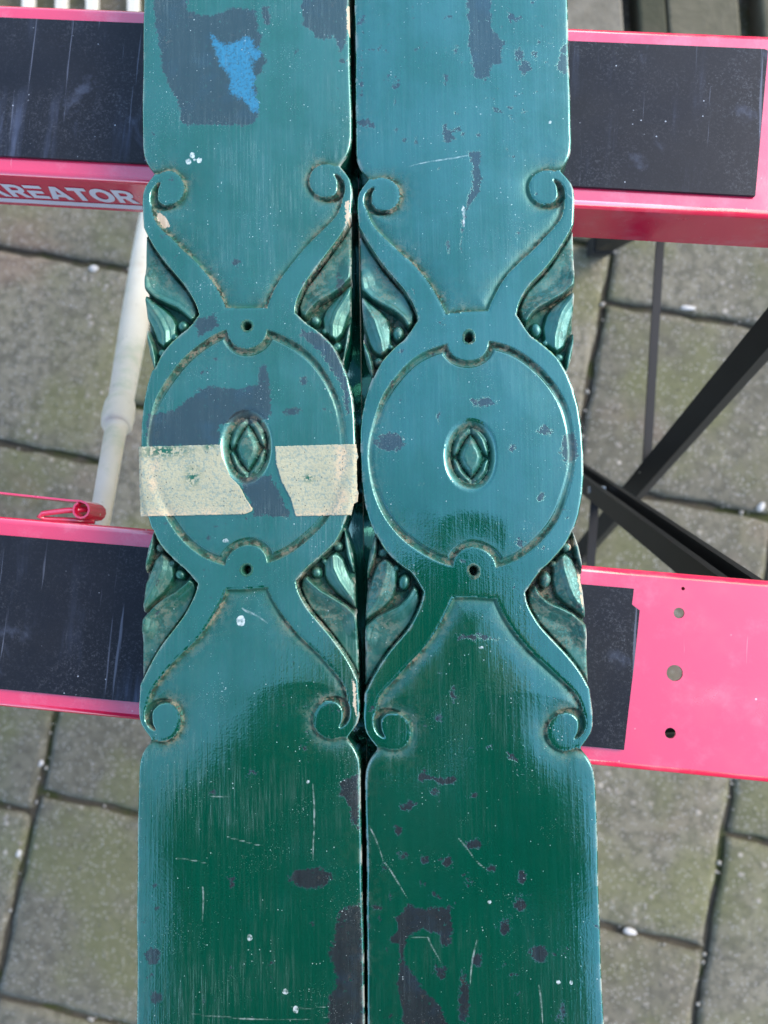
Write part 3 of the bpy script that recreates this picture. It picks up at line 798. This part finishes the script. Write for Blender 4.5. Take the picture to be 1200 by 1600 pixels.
OUT_X = np.array([167, 166, 163, 156, 147, 149, 155, 158.5, 160, 161.5, 162, 162, 163, 163.8, 162.5, 159.5, 154, 149, 145, 145, 149, 154, 158, 161.5, 163])
OUT_MM = np.array([dpt(a, b) for a, b in zip(OUT_X, OUT_Y)])
# the little bud in the oval: a centre leaf and four petals
BUD = np.array([(0, 12.2), (2.6, 8.6), (5.4, 3.2), (6.4, -1.0), (4.8, -6.0), (0, -12.6), (-4.8, -6.0), (-6.4, -1.0), (-5.4, 3.2), (-2.6, 8.6)])
PETAL_U = np.array([(0.25, 16.4), (4.8, 14.8), (8.4, 10.0), (10.0, 3.0), (9.2, -0.4), (6.4, 1.6), (4.6, 6.0), (2.4, 9.8), (0.25, 12.6)])
PETAL_D = np.array([(0.25, -16.4), (4.6, -14.6), (8.6, -9.0), (10.0, -2.2), (8.6, -0.9), (6.2, -3.4), (4.2, -7.8), (0.25, -12.9)])

def hw_at(y):
    return np.interp(np.abs(y), OUT_MM[:, 1], OUT_MM[:, 0])

def relief(x, y, B):
    """height (mm, 0 = board face), region id, dirt, wear"""
    ph = B['ph']
    yw = np.sign(y) * np.interp(np.abs(y), B['warp'][0], B['warp'][1])
    xw = x + 0.55 * np.sin(y / 13 + ph[0]) * np.clip(np.abs(x) / 15, 0, 1) + 0.22 * np.sin(y / 5.3 + x / 9 + ph[1]) * np.clip(np.abs(x) / 15, 0, 1)
    yw = yw + 0.60 * np.sin(x / 11 + y / 40 + ph[2]) + 0.18 * np.sin(x / 4.1 + ph[3])
    X, Y = np.abs(xw), np.abs(yw)
    z = np.zeros_like(x); reg = np.zeros(x.shape, np.int16)
    dirt = np.zeros_like(x); wear = np.zeros_like(x)
    near = Y < 175
    # panel beyond the straps
    sP = sdf_poly(X, Y, PANEL)
    sD = np.hypot(X - VOL_C[0], Y - VOL_C[1]) - VOL_R
    dP = np.minimum(-sP, sD)
    inP = dP > 0
    zP = -(0.75 * np.exp(-np.clip(dP - 1.2, 0, None) / 4.0) + 0.95 * np.exp(-np.clip(dP, 0, None) / 18.0)) * sm(dP / 1.5)
    z = np.where(inP, zP, z)
    dirt = np.where(inP, 1.0 * np.exp(-np.clip(dP - 0.8, 0, None) / 2.0) + 0.10 * np.exp(-np.clip(dP, 0, None) / 14), dirt)
    z = np.where(~inP & near, -0.40 * np.exp(-np.clip(-dP, 0, None) / 0.5), z)
    # crescent cut of the volute
    sC = sdf_line(X, Y, CRES, CRES_W)
    z = np.minimum(z, np.where(sC < 0.5, -3.4 * sm((0.5 - sC) / 1.6), 0))
    dirt = np.maximum(dirt, np.where(sC < 0.3, 0.8, 0))
    # volute eye slightly domed
    z = z + np.where(sD < 0, 0.0, 0)
    # leaf sprays
    sL = sdf_poly(X, Y, LEAFZ)
    inL = sL < 0
    lz = np.full_like(x, -8.6); lid = np.zeros(x.shape, np.int16)
    for k, lp in enumerate(LEAVES):
        s = sdf_poly(X, Y, lp)
        di = np.clip(-s, 0, 9)
        rd = sdf_line(X, Y, LEAF_LIP[k], [0.0] * len(LEAF_LIP[k]))
        fall = (0.50, 0.62, 0.55)[k]
        h = (-1.5, -2.0, -2.6)[k] - fall * np.clip(rd, 0, 7) + 0.016 * np.clip(rd, 0, 7) ** 2
        h = h - 1.6 * (1 - sm(di / 0.9)) + 0.10 * np.sin(xw * 0.42 + yw * 0.31 + ph[2])
        h = h - 0.30 * np.exp(-((rd - 2.6 + 0.4 * k) / 0.45) ** 2) * sm(di / 1.2)
        h = np.where(s < 0, h, -8.6)
        lid = np.where((s < 0) & (h > lz), k + 1, lid)
        lz = np.maximum(lz, h)
    for k, ((bx, by), r) in enumerate(BERRIES):
        q = r * r - (X - bx) ** 2 - (Y - by) ** 2
        h = np.where(q > 0, -5.6 + np.sqrt(np.clip(q, 0, None)), -9)
        lid = np.where(h > lz, 4 + k, lid)
        lz = np.maximum(lz, h)
    zL = lz * sm(-sL / 0.8)
    z = np.where(inL, zL, z)
    dirt = np.where(inL, np.where(lid == 0, 1.0, 0.50) + 0.45 * np.exp(-np.clip(-sL, 0, None) / 1.3), dirt)
    wear = np.where(~inL & near, 0.9 * np.exp(-np.clip(sL, 0, None) / 0.45), wear)
    # roundel field
    a, b = 156 * 0.347, 185 * 0.348
    rr = np.sqrt((X / a) ** 2 + (Y / b) ** 2)
    sE = (rr - 1) * (a * 0.55 + b * 0.45)
    sT = 31 * 0.348 - np.hypot(X, Y - 181 * 0.350)
    sE = np.maximum(sE, sT)
    dE = -sE
    inE = dE > 0
    zE = -2.0 * sm(dE / 1.4) + 0.85 * sm((dE - 3.2) / 1.0) + 0.80 * sm((dE - 4.0) / 20)
    zE = zE * (0.30 + 0.70 * sm((np.abs(yw) - 8) / 34))
    z = np.where(inE, zE, z)
    dirt = np.where(inE, 0.85 * (0.25 + 0.75 * sm((np.abs(yw) - 12) / 36)) * np.exp(-((dE - 1.6) / 1.7) ** 2) + 0.22 * np.exp(-np.clip(dE, 0, None) / 6.0), dirt)
    # oval with bud
    ao, bo = 40.5 * 0.347, 60 * 0.347
    ro = np.sqrt((xw / ao) ** 2 + ((yw + 0.8) / bo) ** 2)
    dO = (1 - ro) * ao
    inO = dO > 0
    zO = -0.3 - 2.3 * sm(dO / 3.2) - 3.0 * sm((dO - 3.0) / 0.9)
    bz = np.full_like(x, -9.0)
    yb = yw + 0.8
    for lp, base, g in ((BUD, -3.3, 0.95), (PETAL_U, -4.0, 0.75), (PETAL_D, -4.0, 0.75)):
        for sgn in ((1,) if lp is BUD else (1, -1)):
            s = sdf_poly(xw * sgn, yb, lp)
            bz = np.maximum(bz, np.where(s < 0, base + g * 2.6 * sm((-s + 0.6) / 3.6) + 0.3 * sm(-s / 0.5), -9))
    petal = inO & (bz > zO)
    z = np.where(inO, np.where(dO > 3.2, np.maximum(zO, bz), zO), z)
    dirt = np.where(inO, np.where(petal, 0.50, 0.90 * sm(dO / 3.0)), dirt)
    # nail holes
    for sy in (1, -1):
        hd = np.hypot(xw - 0.3 * sy, yw - sy * 65.0)
        z = np.where(hd < 2.6, -9.0 * sm((2.35 - hd) / 0.7), z)
        dirt = np.where(hd < 3.6, np.maximum(dirt, 0.9), dirt)
    # regions: 0 board, 1 roundel, 2 oval boss, 10+q scroll strap, 20+q*7+k leaves and berries
    q = (x > 0).astype(np.int16) + 2 * (y > 0).astype(np.int16)
    sR = sdf_poly(X, Y, ROUND)
    reg = np.where(near & ~inP & ~inL & (sR > 0), 10 + q, reg)
    reg = np.where(near & ~inP & ~inL & (sR <= 0), 1, reg)
    reg = np.where(inE, 1, reg)
    reg = np.where(inO, 2, reg)
    reg = np.where(petal & (dO > 3.2), 3, reg)
    reg = np.where(inL & (lid > 0), 20 + q * 7 + lid, reg)
    return z, reg, np.clip(dirt, 0, 1), np.clip(wear, 0, 1)

def lowfreq(x, y, ph):
    return (0.10 * np.sin(x / 31 + ph[0]) * np.sin(y / 90 + ph[1]) + 0.07 * np.sin(x / 14 + y / 120 + ph[2]) + 0.05 * np.sin(x / 6.5 + ph[4] + 0.4 * np.sin(y / 60)))

def marks(x, y, mk):
    A = {}
    for key in ('chip', 'blue', 'wood'):
        d = np.full(x.shape, 30.0)
        for p in mk[key]:
            p = np.array(p)
            sel = (x > p[:, 0].min() - 9) & (x < p[:, 0].max() + 9) & (y > p[:, 1].min() - 9) & (y < p[:, 1].max() + 9)
            if sel.any(): d[sel] = np.minimum(d[sel], sdf_poly(x[sel], y[sel], p))
        A[key] = d
    for key in ('chip', 'white'):
        d = A.get(key, np.full(x.shape, 30.0))
        for (cx, cy, rx, ry) in mk[key + '_e']:
            sel = (np.abs(x - cx) < rx + 9) & (np.abs(y - cy) < ry + 9)
            if sel.any():
                k = np.sqrt(((x[sel] - cx) / rx) ** 2 + ((y[sel] - cy) / ry) ** 2)
                d[sel] = np.minimum(d[sel], (k - 1) * min(rx, ry))
        A[key] = d
    A['scratch'] = np.full(x.shape, 30.0)
    for (ax, ay, bx, by) in mk['seg']:
        ln = math.hypot(bx - ax, by - ay); nxn, nyn = -(by - ay) / ln, (bx - ax) / ln
        pts = [(ax + (bx - ax) * t + nxn * 0.035 * ln * math.sin(t * 3.1 + ax), ay + (by - ay) * t + nyn * 0.035 * ln * math.sin(t * 3.1 + ax)) for t in np.linspace(0, 1, 6)]
        A['scratch'] = np.minimum(A['scratch'], sdf_line(x, y, pts, [0.42, 0.5, 0.5, 0.45, 0.4, 0.25]))
    A['chip'] = np.clip(A['chip'], -6, 6) + 0.9
    return A

THICK = 45.0
M['end_grain'] = mat_simple('sawn_wood', (0.20, 0.12, 0.06), (0.36, 0.24, 0.13), 200, 0.8)
PART_NAMES = {1: ('roundel', None), 2: ('oval_recess', None), 3: ('bud', None)}

def build_board(name, loc, rz, mk, B, mat, label):
    root = empty(name, loc, rz)
    tag(root, label, 'board', 'carved green boards lying side by side on the trestles')
    ph = B['ph']
    ys = np.concatenate([np.arange(-402, -306, 6.0), np.arange(-306, -168, 1.0), np.arange(-168, 168, 0.52), np.arange(168, 272, 1.0), np.arange(272, 640.1, 6.0)])
    e = np.array([0, 0.35, 0.75, 1.2, 1.8])
    inner = np.linspace(2.4, 113.6, 206)
    us = np.concatenate([e, inner, 116 - e[::-1]]) / 58.0 - 1
    U, Yg = np.meshgrid(us, ys)
    H = hw_at(np.sign(Yg) * np.interp(np.abs(Yg), B['warp'][0], B['warp'][1]))
    H = H + 0.25 * np.sin(Yg / 23 + ph[5] + (U > 0) * 2) + 0.12 * np.sin(Yg / 7.7 + ph[1] + (U > 0))
    Xg = U * H
    x, y = Xg.ravel(), Yg.ravel()
    z, reg, dirt, wear = relief(x, y, B)
    edge = (H - np.abs(Xg)).ravel()
    t = np.clip(edge / 1.5, 0, 1)
    rnd = 1.3 * (1 - np.sqrt(np.clip(1 - (1 - t) ** 2, 0, 1)))
    soft = B['soft'] * np.exp(-edge / 5.0)
    z = z - rnd - soft + lowfreq(x, y, ph)
    wear = np.maximum(wear, B['edge_wear'] * np.exp(-np.clip(edge - 0.2, 0, None) / 0.55))
    A = marks(x, y, mk)
    ny, nx = U.shape
    # side walls and underside
    Vt = np.stack([x, y, z], 1)
    li = np.arange(ny) * nx; ri = li + nx - 1
    n0 = len(Vt)
    rings = [(-2.2, False), (-26.0, False), (-28.0, True), (-THICK, True)]     # low on the inner side a made-up ledge is added to darken the gap
    lowers = []
    for side, ids in ((-1, li), (1, ri)):
        for (zz, full) in rings:
            e_ = Vt[ids].copy(); e_[:, 2] = np.minimum(zz, e_[:, 2] - 0.8)
            if full and side == B['inner']: e_[:, 0] = side * np.maximum(np.abs(e_[:, 0]), 59.15)
            lowers.append(e_)
    V = np.concatenate([Vt] + lowers)
    pad = lambda a, v: np.concatenate([a, np.full(len(V) - n0, v)])
    att = {'dirt': pad(dirt, 0.0), 'wear': pad(wear, 0.0), 'chip': pad(A['chip'], 5.0), 'blue': pad(A['blue'], 9.0), 'wood': pad(A['wood'], 9.0), 'white': pad(A['white'], 9.0), 'scratch': pad(A['scratch'], 9.0)}
    i = np.arange(n0).reshape(ny, nx)
    Q = np.stack([i[:-1, :-1], i[:-1, 1:], i[1:, 1:], i[1:, :-1]], -1).reshape(-1, 4)
    fc = Vt[Q].mean(1)
    _, freg, _, _ = relief(fc[:, 0], fc[:, 1], B)
    Ls = [li] + [n0 + k * ny + np.arange(ny) for k in range(4)]
    Rs = [ri] + [n0 + (4 + k) * ny + np.arange(ny) for k in range(4)]
    sides = []
    for k in range(4):
        a0, a1 = Ls[k], Ls[k + 1]
        sides.append(np.stack([a1[:-1], a0[:-1], a0[1:], a1[1:]], 1))
        a0, a1 = Rs[k], Rs[k + 1]
        sides.append(np.stack([a0[:-1], a1[:-1], a1[1:], a0[1:]], 1))
    sides.append(np.stack([Rs[4][:-1], Ls[4][:-1], Ls[4][1:], Rs[4][1:]], 1))
    sides = np.concatenate(sides)
    # keep only the largest connected patch of every cut-out region
    lab = freg.reshape(ny - 1, nx - 1)
    for rid in np.unique(lab):
        if rid == 0: continue
        cells = set(map(tuple, np.argwhere(lab == rid).tolist())); best = []; comps = []
        while cells:
            st_ = [cells.pop()]; comp = [st_[0]]
            while st_:
                a_, b_ = st_.pop()
                for nb in ((a_ + 1, b_), (a_ - 1, b_), (a_, b_ + 1), (a_, b_ - 1)):
                    if nb in cells: cells.remove(nb); st_.append(nb); comp.append(nb)
            comps.append(comp)
        comps.sort(key=len)
        for comp in comps[:-1]:
            for (a_, b_) in comp: lab[a_, b_] = 0
    freg = lab.ravel()
    # vertex normals of the carved face, shared by all the pieces cut out of it
    a, b, c, d = (Vt[Q[:, k]] for k in range(4))
    fn = np.cross(c - a, d - b)
    vn = np.zeros_like(Vt)
    for k in range(4):
        for ax in range(3):
            vn[:, ax] += np.bincount(Q[:, k], fn[:, ax], n0)
    vn /= np.linalg.norm(vn, axis=1)[:, None] + 1e-12

    def make(nm, quads, parent, extra=None, lab=None):
        idx = np.unique(quads)
        if extra is not None: idx = np.unique(np.concatenate([idx, extra.ravel()]))
        remap = np.full(len(V), -1); remap[idx] = np.arange(len(idx))
        q = remap[quads]
        nq = len(q)
        if extra is not None: q = np.concatenate([q, remap[extra]])
        me = bpy.data.meshes.new(nm)
        me.vertices.add(len(idx)); me.vertices.foreach_set('co', (V[idx] * 0.001).astype(np.float32).ravel())
        me.loops.add(q.size); me.loops.foreach_set('vertex_index', q.astype(np.int32).ravel())
        me.polygons.add(len(q)); me.polygons.foreach_set('loop_start', np.arange(0, q.size, 4, dtype=np.int32))
        me.update(calc_edges=True)
        sf = np.ones(len(q), bool); sf[nq:] = False
        me.polygons.foreach_set('use_smooth', sf)
        for key, arr in att.items():
            at = me.attributes.new(key, 'FLOAT', 'POINT'); at.data.foreach_set('value', arr[idx].astype(np.float32))
        cn = np.zeros((q.size, 3), np.float32)
        fl = quads.ravel(); cn[:nq * 4] = vn[fl]
        me.normals_split_custom_set(cn.tolist())
        o = obj(nm, me, mat, parent)
        if lab: o['label'] = lab
        return o

    body = make('plank', Q[freg == 0], root, sides)
    for row in (0, ny - 1):
        ring_ = [tuple(V[row * nx + c] * 0.001) for c in range(nx)] + [tuple(V[Rs[k][row]] * 0.001) for k in range(1, 5)] + [tuple(V[Ls[k][row]] * 0.001) for k in range(4, 0, -1)]
        obj('end_grain', mesh_from('end_grain', ring_, [tuple(range(len(ring_)))]), M['end_grain'], root)
    rd = make('roundel', Q[freg == 1], root)
    ov = make('oval_recess', Q[freg == 2], rd)
    make('bud', Q[freg == 3], rd)
    for q in range(4):
        st = make('scroll', Q[freg == 10 + q], root)
        for k in range(1, 7):
            sel = freg == 20 + q * 7 + k
            if sel.sum() > 4:
                make('leaf' if k < 4 else 'berry', Q[sel], st)
    return root

BA = {'ph': [0.3, 1.9, 4.0, 2.2, 0.7, 5.1], 'warp': ([0, 64.9, 74.5, 152.5, 900], [0, 64.9, 74.5, 151, 898.5]), 'soft': 0.10, 'edge_wear': 0.75, 'inner': 1}
BB = {'ph': [2.4, 0.4, 1.1, 5.2, 3.3, 0.9], 'warp': ([0, 61.3, 75.0, 151, 900], [0, 64.9, 74.5, 151, 900]), 'soft': 0.25, 'edge_wear': 1.0, 'inner': -1}
LOC_A, RZ_A = Vector((-0.0959, 0.0654, 0.784)), math.radians(1.22)
LOC_B, RZ_B = Vector((0.0229, 0.0611, 0.784)), math.radians(1.15)
build_board('carved_board', LOC_A, RZ_A, MARKS['L'], BA, M['board_a'], 'carved green painted board with a strip of old tape across its roundel')
build_board('carved_board', LOC_B, RZ_B, MARKS['R'], BB, M['board_b'], 'carved glossy green board without tape, on the right of the pair')

# ------------------------------------------------------------------ two torn pieces of paper tape on the left board
def mat_tape():
    N = NT('old_paper_tape')
    P = N.coord()
    c = N.mix(N.noise(P, 45, 4), (0.33, 0.315, 0.20), (0.45, 0.425, 0.28))
    e = N.ramp(N.attr('edge'), 0.0, 1.0)
    c = N.mix(N.math('MULTIPLY', e, N.ramp(N.noise(P, 60, 3), 0.35, 0.6)), c, (0.58, 0.43, 0.27))
    c = N.mix(N.ramp(N.noise(P, 620, 3, 0.7), 0.46, 0.64, 0, 0.75), c, (0.20, 0.27, 0.23))
    gp = N.math('MULTIPLY', N.attr('green'), N.ramp(N.noise(P, 420, 3, 0.7), 0.44, 0.50))
    c = N.mix(gp, c, (0.004, 0.10, 0.065))
    v = N.voro(P, 900)
    s = N.n('SeparateColor'); N.l(v.outputs['Color'], s.inputs[0])
    c = N.mix(N.math('MULTIPLY', N.ramp(v.outputs['Distance'], 0.35, 0.2), N.ramp(s.outputs[0], 0.9, 0.92)), c, (0.05, 0.06, 0.055))
    return N.fin(c, 0.7, N.bump(N.math('ADD', N.noise(P, 900, 3), N.math('MULTIPLY', N.noise(N.coord(scale=(0.15, 1, 1), rot=(0, 0, 0.2)), 260, 3), 1.5)), 0.6, 0.0005), Specular_IOR_Level=0.25)
M['tape'] = mat_tape()

def tape(label, ys, x0t, x1t, greens):
    n = 90
    rows = []
    yv = np.arange(ys[0], ys[1] - 1e-6, -0.45)
    x0 = np.interp(-yv, [-p[0] for p in x0t], [p[1] for p in x0t]); x1 = np.interp(-yv, [-p[0] for p in x1t], [p[1] for p in x1t])
    x0 = x0 + rng.normal(0, 0.10, len(yv)); x1 = x1 + rng.normal(0, 0.10, len(yv))
    u = np.linspace(0, 1, n)
    X = x0[:, None] + (x1 - x0)[:, None] * u[None]; Y = np.repeat(yv[:, None], n, 1)
    Y[0] += rng.normal(0, 0.10, n); Y[-1] += rng.normal(0, 0.10, n)
    acc = np.zeros(X.shape)
    offs = [(0, 0), (1.2, 0), (-1.2, 0), (0, 1.2), (0, -1.2), (2, 2), (-2, -2), (2, -2), (-2, 2)]
    for (ox, oy) in offs:
        xx = np.clip(X + ox, -57.0, 57.0); zz, rg, _, _ = relief(xx.ravel(), (Y + oy).ravel(), BA)
        acc += np.where(np.isin(rg, (2, 3)), -0.2, np.clip(zz, -2, 0)).reshape(X.shape)
    hw = hw_at(Y)
    Z = acc / len(offs) + lowfreq(X, Y, BA['ph']) + 0.40 + 0.12 * np.sin(X / 5 + Y / 9) + 0.10 * np.sin(Y / 4.0) - 0.5 * np.clip(np.abs(X) - hw + 1.0, 0, 3)
    V = np.stack([X.ravel(), Y.ravel(), Z.ravel()], 1) * 0.001
    i = np.arange(V.shape[0]).reshape(X.shape)
    Q = np.stack([i[1:, :-1], i[1:, 1:], i[:-1, 1:], i[:-1, :-1]], -1).reshape(-1, 4)
    me = mesh_from('paper_tape', V, Q.tolist())
    dj = np.minimum(np.abs(X - x0[:, None]), np.abs(X - x1[:, None])); di = np.minimum(Y[0].mean() - Y, Y - Y[-1].mean())
    outer = np.where(X < 0, np.abs(X - x0[:, None]), np.abs(X - x1[:, None]))
    ed = np.maximum(np.exp(-np.clip(Y - Y[-1].mean(), 0, None) / 3.0), np.exp(-((outer - 8) / 4.0) ** 2) * 0.7)
    ed = np.maximum(ed, np.exp(-outer / 2.5) * 0.6)
    gr = np.zeros(X.shape)
    for (gx, gy, rx, ry) in greens:
        gr = np.maximum(gr, np.exp(-((X - gx) / rx) ** 2 - ((Y - gy) / ry) ** 2))
    for key, arr in (('edge', ed), ('green', gr)):
        at = me.attributes.new(key, 'FLOAT', 'POINT'); at.data.foreach_set('value', arr.ravel().astype(np.float32))
    o = obj('paper_tape', me, M['tape'], smooth=True)
    o.location = LOC_A; o.rotation_euler = (0, 0, RZ_A)
    so = o.modifiers.new('thickness', 'SOLIDIFY'); so.thickness = 0.00025; so.offset = 1
    tag(o, label, 'tape', 'torn pieces of paper tape on the left board')

tape('left piece of old cream paper tape, longer, green flecks along its top', (1.0, -36.6), [(2, -58.6), (-37, -57.9)],
     [(1, -14.2), (-4.9, -13.4), (-16.3, -8.8), (-21.5, -3.7), (-28.4, -0.3), (-33.8, 3.2), (-34.8, 2.6), (-36.6, -2.2)], [(-45, -1.5, 14, 3.5), (-29, -16, 3.5, 5), (-20, 0, 3, 2)])
tape('right piece of old cream paper tape, shorter, with a ragged outer end', (-0.6, -38.0), [(0, 15.3), (-10, 15.9), (-19.3, 18.6), (-28.9, 23.6), (-38, 25.9)],
     [(0, 58.2), (-7.7, 59.2), (-9.4, 58.4), (-24.7, 58.5), (-26.4, 59.3), (-31.0, 58.6), (-32, 56.6), (-38, 55.2)], [(33, -18, 3, 2)])

# ------------------------------------------------------------------ the photographer, mirrored in the glossy paint, and the phone
def mat_person():
    N = NT('dark_clothes_and_skin')
    tc = N.n('TexCoord'); sx = N.n('SeparateXYZ'); N.l(tc.outputs['Object'], sx.inputs[0])
    P = tc.outputs['Object']
    jacket = N.mix(N.noise(P, 60, 4), (0.010, 0.012, 0.018), (0.022, 0.024, 0.032))
    jeans = N.mix(N.noise(P, 200, 3), (0.014, 0.020, 0.040), (0.030, 0.040, 0.070))
    c = N.mix(N.ramp(sx.outputs[2], 0.90, 0.905), jeans, jacket)
    skin = (0.42, 0.24, 0.17)
    c = N.mix(N.ramp(sx.outputs[2], 1.352, 1.357), c, skin)
    hand = N.math('MULTIPLY', N.ramp(sx.outputs[1], -0.105, -0.10), N.ramp(sx.outputs[2], 1.33, 1.32))
    c = N.mix(hand, c, skin)
    c = N.mix(N.ramp(sx.outputs[2], 0.10, 0.095), c, (0.012, 0.012, 0.012))
    return N.fin(c, 0.8, N.bump(N.noise(P, 90, 3), 0.3, 0.002), Specular_IOR_Level=0.25)
M['person'] = mat_person()
M['hair'] = mat_simple('dark_hair', (0.012, 0.009, 0.006), (0.03, 0.022, 0.015), 80, 0.6)

def person():
    V, Ed, R = [], [], []
    def add(p, r, prev=None):
        V.append(p); R.append(r if isinstance(r, tuple) else (r, r))
        if prev is not None: Ed.append((prev, len(V) - 1))
        return len(V) - 1
    ox = -0.045
    pel = add((ox, -0.60, 0.94), (0.16, 0.12))
    sp1 = add((ox, -0.49, 1.05), (0.23, 0.15), pel)
    sp2 = add((ox, -0.39, 1.13), (0.25, 0.16), sp1)
    ch = add((ox, -0.285, 1.24), (0.21, 0.13), sp2)
    nk = add((ox, -0.265, 1.335), 0.055, ch)
    hd0 = add((ox, -0.220, 1.375), 0.066, nk)
    hd1 = add((ox, -0.170, 1.410), (0.086, 0.098), hd0)
    hd2 = add((ox, -0.140, 1.460), (0.086, 0.096), hd1)
    hd3 = add((ox, -0.125, 1.505), (0.060, 0.068), hd2)
    ns = add((ox, -0.080, 1.395), 0.016, hd1)
    for s in (-1, 1):
        ear = add((ox + s * 0.086, -0.185, 1.430), (0.012, 0.022), hd1)
        sh = add((ox + s * 0.215, -0.315, 1.265), 0.082, ch)
        ua = add((ox + s * 0.205, -0.275, 1.155), 0.070, sh)
        el = add((ox + s * 0.140, -0.225, 1.085), 0.064, ua)
        fa = add((ox * 0.5 + s * 0.088, -0.150, 1.120), 0.052, el)
        wr = add((s * 0.064 + 0.01, -0.100, 1.155), 0.031, fa)
        pm = add((s * 0.056 + 0.01, -0.068, 1.178), (0.020, 0.032), wr)
        for k in range(4):
            y0 = -0.080 + k * 0.018
            f0 = add((s * 0.052 + 0.01, y0 + 0.008, 1.192), 0.0095, pm)
            f1 = add((s * 0.046 + 0.01, y0 + 0.014, 1.214 + (0.004 if k in (1, 2) else 0)), 0.0088, f0)
            f2 = add((s * 0.020 + 0.01, y0 + 0.018, 1.219), 0.0080, f1)
        t0 = add((s * 0.054 + 0.01, -0.085, 1.182), 0.0110, pm)
        t1 = add((s * 0.030 + 0.01, -0.078, 1.192), 0.0095, t0)
        hp = add((ox + s * 0.09, -0.63, 0.86), 0.10, pel)
        th = add((ox + s * 0.10, -0.645, 0.68), 0.085, hp)
        kn = add((ox + s * 0.10, -0.67, 0.48), 0.060, th)
        ca = add((ox + s * 0.10, -0.71, 0.32), 0.056, kn)
        an = add((ox + s * 0.10, -0.75, 0.10), 0.040, ca)
        he = add((ox + s * 0.10, -0.765, 0.045), 0.040, an)
        to = add((ox + s * 0.115, -0.665, 0.038), (0.045, 0.034), he)
    me = bpy.data.meshes.new('body')
    me.from_pydata(V, Ed, [])
    o = bpy.data.objects.new('person', me)
    link(o)
    sk = o.modifiers.new('skin', 'SKIN'); sk.use_smooth_shade = True
    lay = me.skin_vertices[0].data if me.skin_vertices else None
    if lay is None:
        bpy.context.view_layer.objects.active = o
        bpy.ops.mesh.customdata_skin_add(); lay = me.skin_vertices[0].data
    for i, r in enumerate(R):
        lay[i].radius = r; lay[i].use_root = (i == pel)
    ss = o.modifiers.new('sub', 'SUBSURF'); ss.levels = 2; ss.render_levels = 2
    me.materials.append(M['person'])
    tag(o, 'person in dark clothes leaning over the boards with a phone, mirrored in the paint', 'person')
    bm = bmesh.new(); bmesh.ops.create_uvsphere(bm, u_segments=28, v_segments=18, radius=1)
    dl = [v for v in bm.verts if (v.co.z < -0.15 and v.co.y > -0.45) or v.co.z < -0.6]
    bmesh.ops.delete(bm, geom=dl, context='VERTS')
    for v in bm.verts:
        k = 1 + 0.03 * math.sin(v.co.x * 23) * math.sin(v.co.y * 19)
        v.co = Vector((v.co.x * 0.094 * k, v.co.y * 0.106 * k, v.co.z * 0.098 * k))
    h = obj('hair', bm_mesh('hair', bm), M['hair'], o, smooth=True)
    h.location = (ox, -0.160, 1.462); h.rotation_euler = (-0.35, 0, 0)
    # eyes and mouth set on the grown surface
    bpy.context.view_layer.update()
    dg = bpy.context.evaluated_depsgraph_get()
    ev = o.evaluated_get(dg)
    c = Vector((ox, -0.155, 1.430)); fd = Vector((0, 0.906, -0.423)); upv = Vector((0, 0.423, 0.906))
    M['eye'] = mat_simple('eye', (0.05, 0.04, 0.035), (0.10, 0.08, 0.07), 90, 0.15)
    M['lips'] = mat_simple('lips', (0.30, 0.12, 0.10), (0.36, 0.15, 0.13), 90, 0.5)
    for (nm, dx, dup, r, mt) in (('eye', -0.034, 0.012, (0.013, 0.006, 0.007), 'eye'), ('eye', 0.034, 0.012, (0.013, 0.006, 0.007), 'eye'), ('mouth', 0.0, -0.050, (0.022, 0.005, 0.006), 'lips')):
        org = c + Vector((dx, 0, 0)) + upv * dup + fd * 0.25
        hit, pos, nor, _ = ev.ray_cast(org, -fd)
        if not hit: continue
        bm = bmesh.new(); bmesh.ops.create_uvsphere(bm, u_segments=16, v_segments=10, radius=1)
        for v in bm.verts: v.co = Vector((v.co.x * r[0], v.co.y * r[1], v.co.z * r[2]))
        e = obj(nm, bm_mesh(nm, bm), M[mt], o, smooth=True); e.location = pos; e.rotation_euler = (-0.43, 0, 0)
    return o
person()

ph = bpy.data.objects.new('phone', None); link(ph)
ph.matrix_world = cam.matrix_world @ Matrix.Translation((0.0, -0.035, 0.0))
tag(ph, 'dark phone held flat over the boards by the person', 'phone')
M['phone'] = mat_simple('phone_glass', (0.008, 0.008, 0.010), (0.012, 0.012, 0.014), 20, 0.25)
obj('case', bm_mesh('case', box_bm(0.072, 0.148, 0.008, (0.016, -0.018, 0.016), 0.003, 3)), M['phone'], ph)
V, F = lathe_between((0, 0.035, 0.012), (0, 0.035, 0.009), [(0, 0.0075), (0.003, 0.007)], 20)
obj('lens_ring', mesh_from('lens_ring', V, F), M['phone'], ph)
